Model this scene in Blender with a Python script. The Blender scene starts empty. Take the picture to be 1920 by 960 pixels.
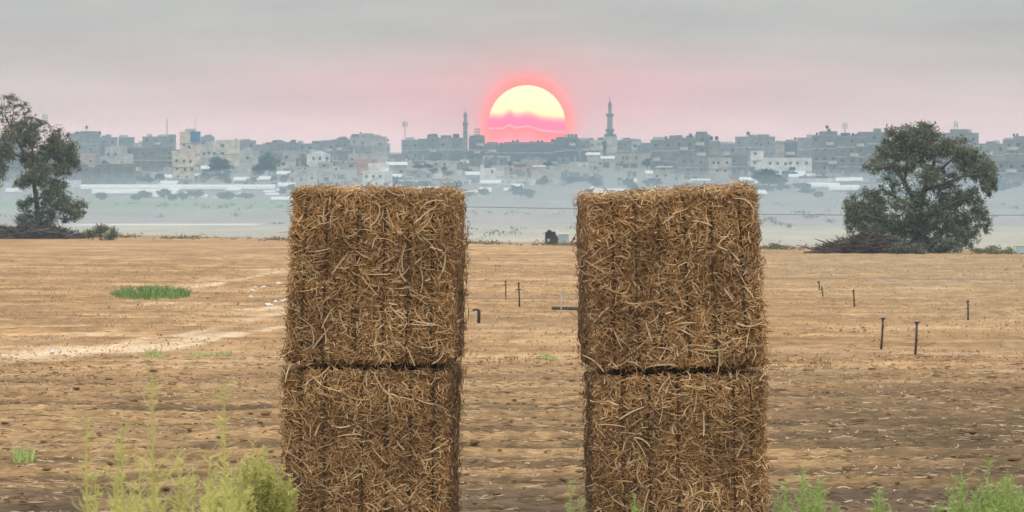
import bpy, math, random
import numpy as np
random.seed(7)
RNG = np.random.default_rng(11)
scene = bpy.context.scene
COL = scene.collection
R = math.radians

# ------------------------------------------------------------------ camera, sky, sun, exposure
EYE = 2.72                 # eye height above the foot of the bales (m)
K = 6.39e-5                # radians per photo pixel (the sun's 0.53 degrees set the scale)
HORIZON = 280              # photo row of the true horizon
cam = bpy.data.cameras.new('camera')
cam.sensor_width = 36.0
cam.angle = 2 * math.atan(960 * K)
cam.clip_start = 0.5
cam.clip_end = 90000
cam.dof.use_dof = True
cam.dof.focus_distance = 58.4
cam.dof.aperture_fstop = cam.lens / 7.0      # a 7 mm lens opening
cam_o = bpy.data.objects.new('camera', cam)
COL.objects.link(cam_o)
cam_o.location = (0, 0, EYE)
cam_o.rotation_euler = (R(90) - math.atan(200 * K), 0, 0)
scene.camera = cam_o

SUN_AZ = (988 - 960) * K
SUN_EL = (HORIZON - 232) * K
LAMP_EL = R(1.0)
EXPOSURE = 0.0
scene.view_settings.view_transform = 'Standard'
scene.view_settings.look = 'None'
scene.view_settings.gamma = 1.0
scene.view_settings.exposure = EXPOSURE
scene.view_settings.use_curve_mapping = False
scene.render.engine = 'CYCLES'
cy = scene.cycles
cy.use_denoising = True
cy.max_bounces = 6
cy.diffuse_bounces = 3
cy.transmission_bounces = 4
cy.volume_bounces = 1
cy.transparent_max_bounces = 8
cy.sample_clamp_indirect = 6.0


class E:
    """shader maths: E(tree, socket) with operators"""
    def __init__(s, nt, v): s.nt, s.v = nt, v
    def _m(s, op, *a, clamp=False):
        n = s.nt.nodes.new('ShaderNodeMath'); n.operation = op; n.use_clamp = clamp
        for i, x in enumerate((s,) + a):
            x = x.v if isinstance(x, E) else x
            if isinstance(x, (int, float)): n.inputs[i].default_value = x
            else: s.nt.links.new(x, n.inputs[i])
        return E(s.nt, n.outputs[0])
    def __add__(s, o): return s._m('ADD', o)
    def __sub__(s, o): return s._m('SUBTRACT', o)
    def __mul__(s, o): return s._m('MULTIPLY', o)
    def __truediv__(s, o): return s._m('DIVIDE', o)
    def sq(s): return s._m('MULTIPLY', s)
    def exp(s): return s._m('EXPONENT')
    def sqrt(s): return s._m('SQRT')
    def atan2(s, o): return s._m('ARCTAN2', o)
    def step(s, a, b):
        n = s.nt.nodes.new('ShaderNodeMapRange'); n.interpolation_type = 'SMOOTHSTEP'
        s.nt.links.new(s.v, n.inputs['Value'])
        n.inputs['From Min'].default_value = a; n.inputs['From Max'].default_value = b
        return E(s.nt, n.outputs['Result'])
    def lin(s, a, b):
        n = s.nt.nodes.new('ShaderNodeMapRange'); n.clamp = True
        s.nt.links.new(s.v, n.inputs['Value'])
        n.inputs['From Min'].default_value = a; n.inputs['From Max'].default_value = b
        return E(s.nt, n.outputs['Result'])


def srgb(r, g, b):
    f = lambda c: (c / 255 / 12.92) if c / 255 <= .04045 else ((c / 255 + .055) / 1.055) ** 2.4
    return (f(r), f(g), f(b), 1)


def ramp(nt, fac, stops, interp='LINEAR'):
    n = nt.nodes.new('ShaderNodeValToRGB'); n.color_ramp.interpolation = interp
    els = n.color_ramp.elements
    while len(els) < len(stops): els.new(0.5)
    for e, (p, c) in zip(els, stops):
        e.position = p; e.color = c if len(c) == 4 else (*c, 1)
    nt.links.new(fac.v if isinstance(fac, E) else fac, n.inputs['Fac'])
    return n.outputs['Color']


def mixc(nt, fac, a, b, mode='MIX'):
    n = nt.nodes.new('ShaderNodeMix'); n.data_type = 'RGBA'; n.blend_type = mode
    for i, x in ((0, fac), (6, a), (7, b)):
        x = x.v if isinstance(x, E) else x
        if isinstance(x, (int, float)): n.inputs[i].default_value = x
        elif isinstance(x, tuple): n.inputs[i].default_value = x if len(x) == 4 else (*x, 1)
        else: nt.links.new(x, n.inputs[i])
    return n.outputs[2]


world = bpy.data.worlds.new('World'); scene.world = world; world.use_nodes = True
wt = world.node_tree; wt.nodes.clear()
sky = wt.nodes.new('ShaderNodeTexSky'); sky.sky_type = 'NISHITA'; sky.sun_disc = False
sky.sun_elevation = LAMP_EL; sky.sun_rotation = SUN_AZ
sky.dust_density = 6.0; sky.air_density = 1.0
tc = wt.nodes.new('ShaderNodeTexCoord')
sep = wt.nodes.new('ShaderNodeSeparateXYZ'); wt.links.new(tc.outputs['Generated'], sep.inputs[0])
dx, dy, dz = (E(wt, sep.outputs[i]) for i in range(3))
az = dx.atan2(dy) - SUN_AZ
# hazy evening veil: pale at the horizon, grey above, brightening smoothly towards the open zenith
low = ramp(wt, dz.lin(0.0, 0.020), [
    (0.00, (1.42, .94, .86)), (0.12, (1.38, .89, .80)), (0.30, (1.10, .71, .62)),
    (0.50, (.76, .59, .52)), (0.72, (.59, .535, .49)), (1.0, (.555, .55, .52))])
upper = mixc(wt, dz.step(0.015, 0.40), low, (1.48, 1.42, 1.34))
# rose belt each side of the sun
rose = ((az / 0.030).sq() * -1.0).exp() * (((dz - 0.0062) / 0.0042).sq() * -1.0).exp() * dy.step(0.0, 0.5)
c1 = mixc(wt, rose * 0.62, upper, (1.55, .50, .48))
# the sun's aureole
rr = ((az).sq() + (dz - SUN_EL).sq()).sqrt()
aur = (((rr - 0.0043) / 0.0016).sq() * -1.0).exp() * dy.step(0.0, 0.5)
wide = ((rr / 0.0088).sq() * -1.0).exp() * dy.step(0.0, 0.5)
c2 = mixc(wt, wide * 0.42, c1, (1.15, .30, .24))
c3 = mixc(wt, aur * 0.88, c2, (2.4, .15, .01))
hz_v = wt.nodes.new('ShaderNodeCombineXYZ')          # thin uneven streaks of high haze
for i_, e_ in enumerate((az * 26.0, dz * 150.0)): wt.links.new(e_.v, hz_v.inputs[i_])
hz_n = wt.nodes.new('ShaderNodeTexNoise'); hz_n.inputs['Scale'].default_value = 1.6; hz_n.inputs['Detail'].default_value = 4
wt.links.new(hz_v.outputs[0], hz_n.inputs['Vector'])
c3 = mixc(wt, 1.0, c3, ramp(wt, hz_n.outputs['Fac'], [(.25, (.90, .895, .90)), (.75, (1.10, 1.10, 1.09))]), 'MULTIPLY')
c4 = mixc(wt, dz.lin(0.0, -0.03), c3, (.30, .24, .18))
bg1 = wt.nodes.new('ShaderNodeBackground'); wt.links.new(sky.outputs[0], bg1.inputs[0]); bg1.inputs[1].default_value = 0.05
bg2 = wt.nodes.new('ShaderNodeBackground'); wt.links.new(c4, bg2.inputs[0]); bg2.inputs[1].default_value = 1.0
add = wt.nodes.new('ShaderNodeAddShader')
wt.links.new(bg1.outputs[0], add.inputs[0]); wt.links.new(bg2.outputs[0], add.inputs[1])
wo = wt.nodes.new('ShaderNodeOutputWorld'); wt.links.new(add.outputs[0], wo.inputs[0])

lamp = bpy.data.lights.new('sun_light', 'SUN')
lamp.energy = 0.7; lamp.angle = R(0.53); lamp.color = (1.0, .62, .45)
lamp_o = bpy.data.objects.new('sun_light', lamp); COL.objects.link(lamp_o)
lamp_o.rotation_euler = (R(90) - LAMP_EL, 0, math.pi - SUN_AZ)   # light travels from +Y towards the camera
HAZE_DENSITY = 0.00021
MIST_DENSITY = 0.00048
MIST_COLOR = (.60, .755, .87, 1)
HAZE_COLOR = (.41, .62, .80, 1)

# ------------------------------------------------------------------ numpy helpers
def hash2(ix, iy, seed=0):
    h = (ix.astype(np.int64) * 374761393 + iy.astype(np.int64) * 668265263 + seed * 1442695041) & 0xFFFFFFFF
    h = ((h ^ (h >> 13)) * 1274126177) & 0xFFFFFFFF
    h = ((h ^ (h >> 15)) * 2246822519) & 0xFFFFFFFF
    return ((h ^ (h >> 16)) & 0xFFFFFF) / float(0xFFFFFF)


def vnoise(x, y, seed=0):
    x, y = np.broadcast_arrays(np.asarray(x, float), np.asarray(y, float))
    ix, iy = np.floor(x), np.floor(y); fx, fy = x - ix, y - iy
    fx = fx * fx * (3 - 2 * fx); fy = fy * fy * (3 - 2 * fy)
    a = hash2(ix, iy, seed); b = hash2(ix + 1, iy, seed); c = hash2(ix, iy + 1, seed); d = hash2(ix + 1, iy + 1, seed)
    return (a * (1 - fx) + b * fx) * (1 - fy) + (c * (1 - fx) + d * fx) * fy


def fbm(x, y, seed=0, octs=4):
    s, amp, tot = 0, 1, 0
    for o in range(octs):
        s = s + amp * vnoise(x * 2 ** o, y * 2 ** o, seed + o * 17); tot += amp; amp *= .5
    return s / tot


def sstep(a, b, x):
    t = np.clip((x - a) / (b - a), 0, 1)
    return t * t * (3 - 2 * t)


def edge_at(x): return np.clip(417 - 3.18 * x, 300, 580)


def base_z(x, d):
    """smooth terrain height at lateral x, distance d"""
    x = np.asarray(x, float); d = np.asarray(d, float)
    field = np.where(d > 58, -0.0056 * (d - 58), 0.0) + 1.45 * (1 - sstep(18, 46, d))
    e = edge_at(x)
    ze = -0.0056 * (e - 58)
    t = sstep(0, 1, (d - e) / 260)
    field = np.where(d > e, ze + (-10.3 - ze) * t, field)
    hill = np.interp(d, [1900, 3600, 3900, 4400], [-10.3, 1.0, 1.2, -1.0])
    return np.where(d > 1900, hill, field)


def gz(x, d): return float(base_z(x, d))


def px2w(px, py, d):
    return ((px - 960) * K * d, d, EYE + (HORIZON - py) * K * d)


def dist_for(py, px=960):
    """distance at which the ground shows at photo row py"""
    lo_hi = (59, 500) if py > 452 else (1150, 3590)
    ds = np.linspace(*lo_hi, 4000)
    xs = (px - 960) * K * ds
    rows = HORIZON + (EYE - base_z(xs, ds)) / ds / K
    return float(ds[np.argmin(np.abs(rows - py))])


def mesh_np(name, verts, quads=None, tris=None, mats=(), midx=None, smooth=False):
    me = bpy.data.meshes.new(name)
    verts = np.asarray(verts, np.float32)
    faces, tot = [], []
    if quads is not None and len(quads): faces.append(np.asarray(quads, np.int32).ravel()); tot += [4] * len(quads)
    if tris is not None and len(tris): faces.append(np.asarray(tris, np.int32).ravel()); tot += [3] * len(tris)
    loops = np.concatenate(faces); tot = np.array(tot, np.int32)
    me.vertices.add(len(verts)); me.vertices.foreach_set('co', verts.ravel())
    me.loops.add(len(loops)); me.loops.foreach_set('vertex_index', loops)
    me.polygons.add(len(tot))
    me.polygons.foreach_set('loop_start', np.concatenate([[0], np.cumsum(tot)[:-1]]).astype(np.int32))
    for m in mats: me.materials.append(m)
    if midx is not None: me.polygons.foreach_set('material_index', np.asarray(midx, np.int32))
    if smooth: me.polygons.foreach_set('use_smooth', np.ones(len(tot), bool))
    me.update(calc_edges=True); me.validate()
    return me


class MB:
    """collects simple shapes into one mesh"""
    def __init__(s): s.v, s.f, s.m = [], [], []
    def add(s, vs, fs, m=0):
        o = len(s.v); s.v += [tuple(v) for v in vs]
        s.f += [tuple(i + o for i in f) for f in fs]; s.m += [m] * len(fs)
    def box(s, x0, x1, y0, y1, z0, z1, m=0):
        s.add([(x0, y0, z0), (x1, y0, z0), (x1, y1, z0), (x0, y1, z0), (x0, y0, z1), (x1, y0, z1), (x1, y1, z1), (x0, y1, z1)],
              [(0, 3, 2, 1), (4, 5, 6, 7), (0, 1, 5, 4), (1, 2, 6, 5), (2, 3, 7, 6), (3, 0, 4, 7)], m)
    def tube(s, pts, rad, n=6, m=0, caps=True):
        pts = [np.array(p, float) for p in pts]
        rad = [rad] * len(pts) if isinstance(rad, (int, float)) else rad
        rings = []
        for i, p in enumerate(pts):
            t = pts[min(i + 1, len(pts) - 1)] - pts[max(i - 1, 0)]
            t = t / (np.linalg.norm(t) + 1e-9)
            a = np.cross(t, (0, 0, 1) if abs(t[2]) < .9 else (1, 0, 0)); a /= np.linalg.norm(a); b = np.cross(t, a)
            rings.append([p + rad[i] * (math.cos(2 * math.pi * k / n) * a + math.sin(2 * math.pi * k / n) * b) for k in range(n)])
        vs = [v for r in rings for v in r]; fs = []
        for i in range(len(pts) - 1):
            for k in range(n):
                fs.append((i * n + k, i * n + (k + 1) % n, (i + 1) * n + (k + 1) % n, (i + 1) * n + k))
        if caps:
            fs.append(tuple(range(n))[::-1]); fs.append(tuple((len(pts) - 1) * n + k for k in range(n)))
        s.add(vs, fs, m)
    def lathe(s, prof, n=12, m=0, cx=0, cy=0):
        vs, fs = [], []
        for r, z in prof:
            vs += [(cx + r * math.cos(2 * math.pi * k / n), cy + r * math.sin(2 * math.pi * k / n), z) for k in range(n)]
        for i in range(len(prof) - 1):
            for k in range(n): fs.append((i * n + k, i * n + (k + 1) % n, (i + 1) * n + (k + 1) % n, (i + 1) * n + k))
        fs.append(tuple(range(n))[::-1]); fs.append(tuple((len(prof) - 1) * n + k for k in range(n)))
        s.add(vs, fs, m)
    def mesh(s, name, mats, smooth=False):
        me = bpy.data.meshes.new(name); me.from_pydata(s.v, [], s.f)
        for m in mats: me.materials.append(m)
        me.polygons.foreach_set('material_index', s.m)
        if smooth: me.polygons.foreach_set('use_smooth', [True] * len(s.f))
        me.update(); return me
    def obj(s, name, mats, parent=None, smooth=False, loc=None):
        mats = mats if isinstance(mats, (list, tuple)) else [mats]
        return link(name, s.mesh(name, mats, smooth), parent, loc)


def link(name, me, parent=None, loc=None):
    o = bpy.data.objects.new(name, me); COL.objects.link(o)
    if parent: o.parent = parent
    if loc is not None: o.location = loc
    return o


def tag(o, label=None, cat=None, group=None, kind=None):
    if label: o['label'] = label
    if cat: o['category'] = cat
    if group: o['group'] = group
    if kind: o['kind'] = kind
    return o


def empty(name, loc=(0, 0, 0), rz=0, label=None, cat=None, group=None):
    o = bpy.data.objects.new(name, None); COL.objects.link(o)
    o.location = loc; o.rotation_euler = (0, 0, rz); o.empty_display_size = .2
    return tag(o, label, cat, group)


def copy_tree(o, parent=None):
    c = o.copy(); COL.objects.link(c)
    if parent: c.parent = parent
    for ch in list(o.children): copy_tree(ch, c)
    return c


# ------------------------------------------------------------------ materials
def mat(name, color, rough=.9, noise=0.0, scale=1.0, spec=.2, island=0.0, transl=0.0):
    m = bpy.data.materials.new(name); m.use_nodes = True; nt = m.node_tree
    b = nt.nodes['Principled BSDF']; b.inputs['Roughness'].default_value = rough
    b.inputs['Specular IOR Level'].default_value = spec
    col = (*color[:3], 1)
    b.inputs['Base Color'].default_value = col
    out = None
    if noise:
        n = nt.nodes.new('ShaderNodeTexNoise'); n.inputs['Scale'].default_value = scale; n.inputs['Detail'].default_value = 6
        g = nt.nodes.new('ShaderNodeTexCoord'); nt.links.new(g.outputs['Object'], n.inputs['Vector'])
        lo = tuple(c * (1 - noise) for c in color[:3]); hi = tuple(min(1, c * (1 + noise)) for c in color[:3])
        out = ramp(nt, n.outputs['Fac'], [(.3, lo), (.7, hi)])
    if island:
        g = nt.nodes.new('ShaderNodeNewGeometry')
        f = E(nt, g.outputs['Random Per Island']) * (2 * island) + (1 - island)
        cmb = nt.nodes.new('ShaderNodeCombineColor')
        for i in range(3): nt.links.new(f.v, cmb.inputs[i])
        out = mixc(nt, 1.0, out if out else col, cmb.outputs[0], 'MULTIPLY')
    if out: nt.links.new(out, b.inputs['Base Color'])
    if transl:
        t = nt.nodes.new('ShaderNodeBsdfTranslucent')
        if out: nt.links.new(out, t.inputs[0])
        else: t.inputs[0].default_value = col
        mx = nt.nodes.new('ShaderNodeMixShader'); mx.inputs[0].default_value = transl
        nt.links.new(b.outputs[0], mx.inputs[1]); nt.links.new(t.outputs[0], mx.inputs[2])
        nt.links.new(mx.outputs[0], nt.nodes['Material Output'].inputs[0])
    return m


def straw_mat(name, stops, transl=.15, flakes=False):
    m = bpy.data.materials.new(name); m.use_nodes = True; nt = m.node_tree
    b = nt.nodes['Principled BSDF']; b.inputs['Roughness'].default_value = .6; b.inputs['Specular IOR Level'].default_value = .3
    g = nt.nodes.new('ShaderNodeNewGeometry')
    c = ramp(nt, g.outputs['Random Per Island'], stops)
    if flakes:
        tx = nt.nodes.new('ShaderNodeTexCoord'); nz = nt.nodes.new('ShaderNodeTexNoise'); nz.inputs['Scale'].default_value = 3.2; nz.inputs['Detail'].default_value = 4
        nt.links.new(tx.outputs['Object'], nz.inputs['Vector'])
        c = mixc(nt, 1.0, c, ramp(nt, nz.outputs['Fac'], [(.32, (.62, .58, .55)), (.68, (1.25, 1.27, 1.3))]), 'MULTIPLY')
    nt.links.new(c, b.inputs['Base Color'])
    t = nt.nodes.new('ShaderNodeBsdfTranslucent'); nt.links.new(c, t.inputs[0])
    mx = nt.nodes.new('ShaderNodeMixShader'); mx.inputs[0].default_value = transl
    nt.links.new(b.outputs[0], mx.inputs[1]); nt.links.new(t.outputs[0], mx.inputs[2])
    nt.links.new(mx.outputs[0], nt.nodes['Material Output'].inputs[0])
    return m


M = {}
M['straw'] = straw_mat('straw', [(0, (.18, .095, .034)), (.3, (.40, .228, .088)), (.6, (.60, .37, .16)), (.85, (.79, .56, .29)), (1, (.88, .71, .46))], flakes=True)
M['straw_pale'] = straw_mat('straw_pale', [(0, (.62, .44, .23)), (1, (.88, .70, .45))])
M['straw_core'] = mat('straw_core', (.17, .095, .042), .95, .6, 30)
M['twine'] = mat('twine', (.085, .058, .036), .8)
M['litter'] = straw_mat('litter', [(0, (.16, .10, .055)), (.5, (.38, .26, .14)), (1, (.66, .52, .34))])
M['stubble'] = straw_mat('stubble', [(0, (.26, .165, .085)), (.5, (.42, .28, .15)), (1, (.70, .54, .34))], .3)
M['clod'] = mat('clod', (.26, .17, .09), .95, .35, 8, island=.4)
M['bark'] = mat('bark', (.10, .082, .07), .9, .4, 6)
M['dead_wood'] = mat('dead_wood', (.10, .078, .07), .9, island=.75)
M['leaf_a'] = mat('leaf_dark', (.14, .17, .115), .6, island=.6, transl=.25)
M['leaf_c'] = mat('leaf_grey', (.23, .25, .175), .6, island=.45, transl=.3)
M['leaf_b'] = mat('leaf_olive', (.20, .215, .125), .6, island=.5, transl=.3)
M['leaf_far'] = mat('leaf_far', (.045, .07, .055), .8, island=.5, transl=.15)
M['edge_weed'] = mat('edge_weed', (.20, .155, .09), .9, island=.6)
M['weed_yellow'] = mat('weed_yellow', (.66, .66, .26), .7, island=.35, transl=.45)
M['weed_green'] = mat('weed_green', (.40, .52, .19), .7, island=.4, transl=.45)
M['grass'] = mat('grass_blade', (.16, .28, .09), .7, island=.6, transl=.3)
M['iron'] = mat('iron', (.075, .062, .05), .7, .3, 20)
M['pale_metal'] = mat('pale_metal', (.45, .44, .42), .5)
M['black_plastic'] = mat('black_plastic', (.03, .03, .032), .5)
M['tank_black'] = mat('tank_black', (.035, .033, .035), .6)
M['tank_white'] = mat('tank_white', (.65, .65, .65), .5)
M['glass'] = mat('window_glass', (.03, .035, .04), .25, spec=.5)
M['frame'] = mat('window_frame', (.35, .33, .30), .7)
M['plastic_film'] = mat('plastic_film', (.90, .92, .94), .45, .05, .6, spec=.4, transl=.12)
M['tin'] = mat('tin_roof', (.70, .73, .75), .5, .12, .4)
M['minaret'] = mat('minaret_stone', (.27, .22, .19), .9, .12, 1)
M['minaret_trim'] = mat('minaret_trim', (.15, .12, .105), .9)
M['roof_slab'] = mat('roof_slab', (.24, .23, .22), .9, .2, .5)
M['mast'] = mat('mast_steel', (.22, .2, .2), .6)
WALLS = {'g': (.19, .18, .17), 'd': (.115, .105, .10), 'l': (.50, .47, .42), 'w': (.86, .84, .80), 'c': (.66, .58, .46),
         'p': (.50, .36, .28), 'b': (.06, .17, .36), 'k': (.42, .36, .30), 'h': (.25, .24, .23)}
for k_, c_ in WALLS.items(): M['wall_' + k_] = mat('wall_' + k_, c_, .9, .35, .45)
M['dark_tank'] = mat('pump_housing', (.045, .055, .06), .6, .3, 3)
M['tote'] = mat('tote_plastic', (.42, .56, .62), .45, .1, 2)
M['paper'] = mat('litter_white', (.75, .74, .7), .8)

# ------------------------------------------------------------------ ground: one sheet from behind the camera to beyond the town
def growing(a, b, s0, s1):
    out = [a]
    while out[-1] < b:
        t = (out[-1] - a) / (b - a); out.append(out[-1] + s0 + (s1 - s0) * t)
    return out[:-1]


DROWS = np.array(growing(-40, 48, 2, 2) + growing(48, 60, .5, .15) + growing(60, 126, .11, .11) + growing(126, 260, .12, .45)
                 + growing(260, 600, .5, 3) + growing(600, 1900, 8, 14) + growing(1900, 4201, 30, 60) + [4200.0])
half = growing(0, 9.5, .08, .08) + growing(9.5, 32, .085, .5) + growing(32, 150, .8, 8) + growing(150, 1200, 12, 120) + [1200.0]
XCOLS = np.array([-v for v in half[:0:-1]] + half)
GX, GD = np.meshgrid(XCOLS, DROWS)
near = 1 - sstep(88, 122, GD + 26 * (fbm(GX / 4, GD / 4, 91) - .5))
infield = 1 - sstep(0, 12, GD - edge_at(GX))
ridge = fbm(GX / 5.5, GD / .75, 3, 4)
wav = GD + 1.6 * fbm(GX / 9, GD / 9, 5) + .35 * fbm(GX / 1.5, GD / 1.5, 6)
wind = .5 + .5 * np.sin(2 * math.pi * wav / 2.6)
windrow = np.clip(wind * 1.25 + .9 * (fbm(GX / 3, GD / 1.2, 8) - .5), 0, 1.2)
clod = fbm(GX / .23, GD / .34, 9, 3)
clod2 = np.clip(vnoise(GX / .16, GD / .22, 44) - .62, 0, 1)
rough = near * (.12 * (ridge - .5) + .07 * (windrow - .7) + .055 * (clod - .5) + .06 * clod2)
line2 = fbm(GX / 2.4, GD / 1.5, 23, 5)
rough += (1 - near) * (1 - sstep(330, 420, GD)) * (.12 * (line2 - .5) + .07 * (fbm(GX / .4, GD / .8, 12, 3) - .5))
rough *= sstep(46, 56, GD) * infield
GZ = base_z(GX, GD) + rough
GZ += sstep(560, 800, GD) * .8 * (fbm(GX / 60, GD / 60, 31) - .5) * (1 - sstep(1800, 2000, GD))


def C3(*c): return np.array(c)[None, None, :]
def mixn(a, b, f): return a + (b - a) * np.clip(f, 0, 1)[..., None]


PX = 960 + GX / np.maximum(GD, 1) / K
PY = HORIZON + (EYE - base_z(GX, GD)) / np.maximum(GD, 1) / K
n1 = fbm(GX / 9, GD / 7, 51); n2 = fbm(GX / 2.2, GD / 1.1, 52); n3 = fbm(GX / .5, GD / .5, 53, 3)
n4 = fbm(GX / 2.6, GD / 5.0, 54); n5 = fbm(GX / 2.6, GD / 2.6, 55, 5)
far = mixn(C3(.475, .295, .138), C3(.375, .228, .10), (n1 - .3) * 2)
far = mixn(far, C3(.20, .125, .065), sstep(.56, .64, fbm(GX / 14, GD / 1.5, 58, 5)) * .55)
far = mixn(far, C3(.62, .44, .26), sstep(.52, .68, n5) * .55)
far = mixn(far, C3(.27, .165, .085), sstep(.50, .66, 1 - n5) * .6)
far = mixn(far, C3(.30, .19, .10), sstep(.54, .72, n4) * .45)
far = mixn(far, C3(.28, .175, .09), sstep(.52, .70, line2) * .6)
far = mixn(far, C3(.34, .245, .14), sstep(4, 14, GX + .02 * (GD - 120)) * .65)
far = mixn(far, C3(.60, .45, .29), sstep(.6, .75, n2) * .35)
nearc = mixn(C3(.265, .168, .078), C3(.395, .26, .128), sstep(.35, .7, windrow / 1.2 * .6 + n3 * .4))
nearc = mixn(nearc, C3(.14, .09, .05), sstep(.50, .66, 1 - ridge) * .8)
nearc = mixn(nearc, C3(.12, .08, .046), sstep(.52, .66, fbm(GX / 3.5, GD / 1.6, 57, 5)) * .7)
nearc = mixn(nearc, C3(.115, .082, .048), sstep(1.9, 4.2, GX + 1.6 * (n1 - .5)) * .74)
nearc = mixn(nearc, C3(.105, .078, .055), (1 - sstep(66.5, 69.5, GD + 2.2 * (n2 - .5))) * sstep(.3, .6, n3 + .25) * .75)
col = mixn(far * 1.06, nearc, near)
grain = vnoise(GX / .17, GD / 1.1, 59) * .6 + vnoise(GX / .45, GD / 2.4, 60) * .4
col = col * (.70 + .60 * mixn(vnoise(GX / .11, GD / .5, 62)[..., None], grain[..., None], 1 - near))
# dry sandy wheel tracks curving over the left of the field
for pts, w in (([(0, 662), (110, 660), (190, 655), (255, 640), (330, 630), (400, 617)], 2.6),
               ([(-60, 664), (60, 668), (150, 664), (215, 655), (290, 650), (420, 630), (545, 612)], 2.3),
               ([(360, 610), (395, 598), (440, 583), (545, 576)], 3.2), ([(440, 606), (480, 598), (545, 585)], 3.4),
               ([(80, 640), (140, 633), (200, 622)], 2.4), ([(150, 668), (260, 660), (400, 640), (480, 622)], 1.6), ([(235, 645), (320, 636), (400, 628)], 2.2), ([(300, 545), (420, 530), (545, 505)], 7.0)):
    pw = []
    for a, b in pts:
        d_ = dist_for(b); pw.append(((a - 960) * K * d_, d_))
    pw.sort()
    xs, ds = zip(*pw)
    dp = np.interp(GX, xs, ds)
    m_ = np.exp(-((GD - dp + 3.5 * (n4 - .5)) / (w * 1.25)) ** 2) * sstep(xs[0] - .3, xs[0] + .8, GX) * (1 - sstep(xs[-1] - .5, xs[-1] + .5, GX))
    m_ = m_ * sstep(.24, .44, fbm(GX / 1.2, GD / 2.5, 77))
    col = mixn(col, C3(.76, .60, .42), m_ * .92)
# the valley beyond the field edge
val = mixn(C3(.29, .255, .25), C3(.36, .32, .29), fbm(GX / 25, GD / 60, 61))
val = mixn(val, C3(.46, .41, .31), sstep(418, 432, PY + 10 * (fbm(GX / 12, GD / 60, 66) - .5)))
val = val * (.72 + .56 * fbm(GX / 7, GD / 35, 67, 5))[..., None]
val = mixn(val, C3(.85, .83, .80), np.exp(-((PY - 422) / 1.6) ** 2) * sstep(120, 150, PX) * (1 - sstep(470, 500, PX)))
val = mixn(val, C3(.20, .30, .15), sstep(373, 379, PY) * (1 - sstep(388, 394, PY)) * (1 - sstep(545, 640, PX)) * .8)
val = mixn(val, C3(.20, .22, .15), (1 - sstep(388, 396, PY)) * sstep(800, 900, PX) * sstep(.42, .6, fbm(GX / 14, GD / 40, 63)) * .7)
val = mixn(val, C3(.27, .25, .22), (1 - sstep(366, 372, PY)) * .7)
scrub = mixn(C3(.26, .22, .15), C3(.15, .12, .085), fbm(GX / 3, GD / 5, 65))
lip = (1 - infield)
col = mixn(col, val, lip * sstep(500, 700, GD))
col = mixn(col, scrub, lip * (1 - sstep(500, 700, GD)))
nr, nc = GX.shape
idx = np.arange(nr * nc).reshape(nr, nc)
quads = np.stack([idx[:-1, :-1], idx[:-1, 1:], idx[1:, 1:], idx[1:, :-1]], -1).reshape(-1, 4)
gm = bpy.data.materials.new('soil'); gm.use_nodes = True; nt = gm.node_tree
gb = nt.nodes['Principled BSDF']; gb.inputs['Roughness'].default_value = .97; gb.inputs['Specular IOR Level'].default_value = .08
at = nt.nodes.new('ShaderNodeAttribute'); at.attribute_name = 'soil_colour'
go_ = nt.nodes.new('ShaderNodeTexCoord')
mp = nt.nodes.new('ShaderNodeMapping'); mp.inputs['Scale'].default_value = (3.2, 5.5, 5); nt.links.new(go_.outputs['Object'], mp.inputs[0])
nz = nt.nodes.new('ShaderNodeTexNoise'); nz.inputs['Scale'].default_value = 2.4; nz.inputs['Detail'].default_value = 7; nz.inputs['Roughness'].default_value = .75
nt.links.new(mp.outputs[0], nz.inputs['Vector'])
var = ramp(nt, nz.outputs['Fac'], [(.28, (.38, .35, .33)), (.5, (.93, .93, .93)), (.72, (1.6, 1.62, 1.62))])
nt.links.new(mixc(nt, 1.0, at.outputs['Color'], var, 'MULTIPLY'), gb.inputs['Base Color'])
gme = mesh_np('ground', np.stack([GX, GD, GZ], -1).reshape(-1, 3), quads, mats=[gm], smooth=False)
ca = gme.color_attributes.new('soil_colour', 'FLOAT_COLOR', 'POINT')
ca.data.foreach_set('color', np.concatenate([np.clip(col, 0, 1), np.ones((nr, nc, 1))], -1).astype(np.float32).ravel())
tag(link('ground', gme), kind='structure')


def ground_h(x, d):
    """height of the built ground (nearest vertex)"""
    i = np.clip(np.searchsorted(DROWS, d), 0, nr - 1); j = np.clip(np.searchsorted(XCOLS, x), 0, nc - 1)
    return GZ[i, j]


# ------------------------------------------------------------------ ribbons: straw, grass, leaves
def ribbons(c, t, n, L, W, bend, lift, nseg=3, taper=.45):
    """many bent strips; c centre, t tangent, n normal (N x 3), L, W lengths, bend sideways, lift outwards"""
    N = len(c); b = np.cross(n, t)
    s = np.linspace(-.5, .5, nseg + 1)[None, :, None]
    Lc = L[:, None, None]
    p = c[:, None] + t[:, None] * s * Lc + b[:, None] * (bend[:, None, None] * (s * s * 4 - .33)) * Lc + n[:, None] * (lift[:, None, None] * (s * s * 4)) * Lc
    w = (1 - taper * np.abs(s * 2) ** 2) * W[:, None, None] * .5
    # the strip rolls a little about its own axis
    roll = RNG.uniform(-.9, .9, N)[:, None, None]
    wd = b[:, None] * np.cos(roll) + n[:, None] * np.sin(roll)
    v = np.stack([p - wd * w, p + wd * w], 2).reshape(-1, 3)
    base = (np.arange(N) * (nseg + 1) * 2)[:, None] + (np.arange(nseg) * 2)[None, :]
    q = np.stack([base, base + 1, base + 3, base + 2], -1).reshape(-1, 4)
    return v, q


def unit(v): return v / (np.linalg.norm(v, axis=-1, keepdims=True) + 1e-9)


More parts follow.
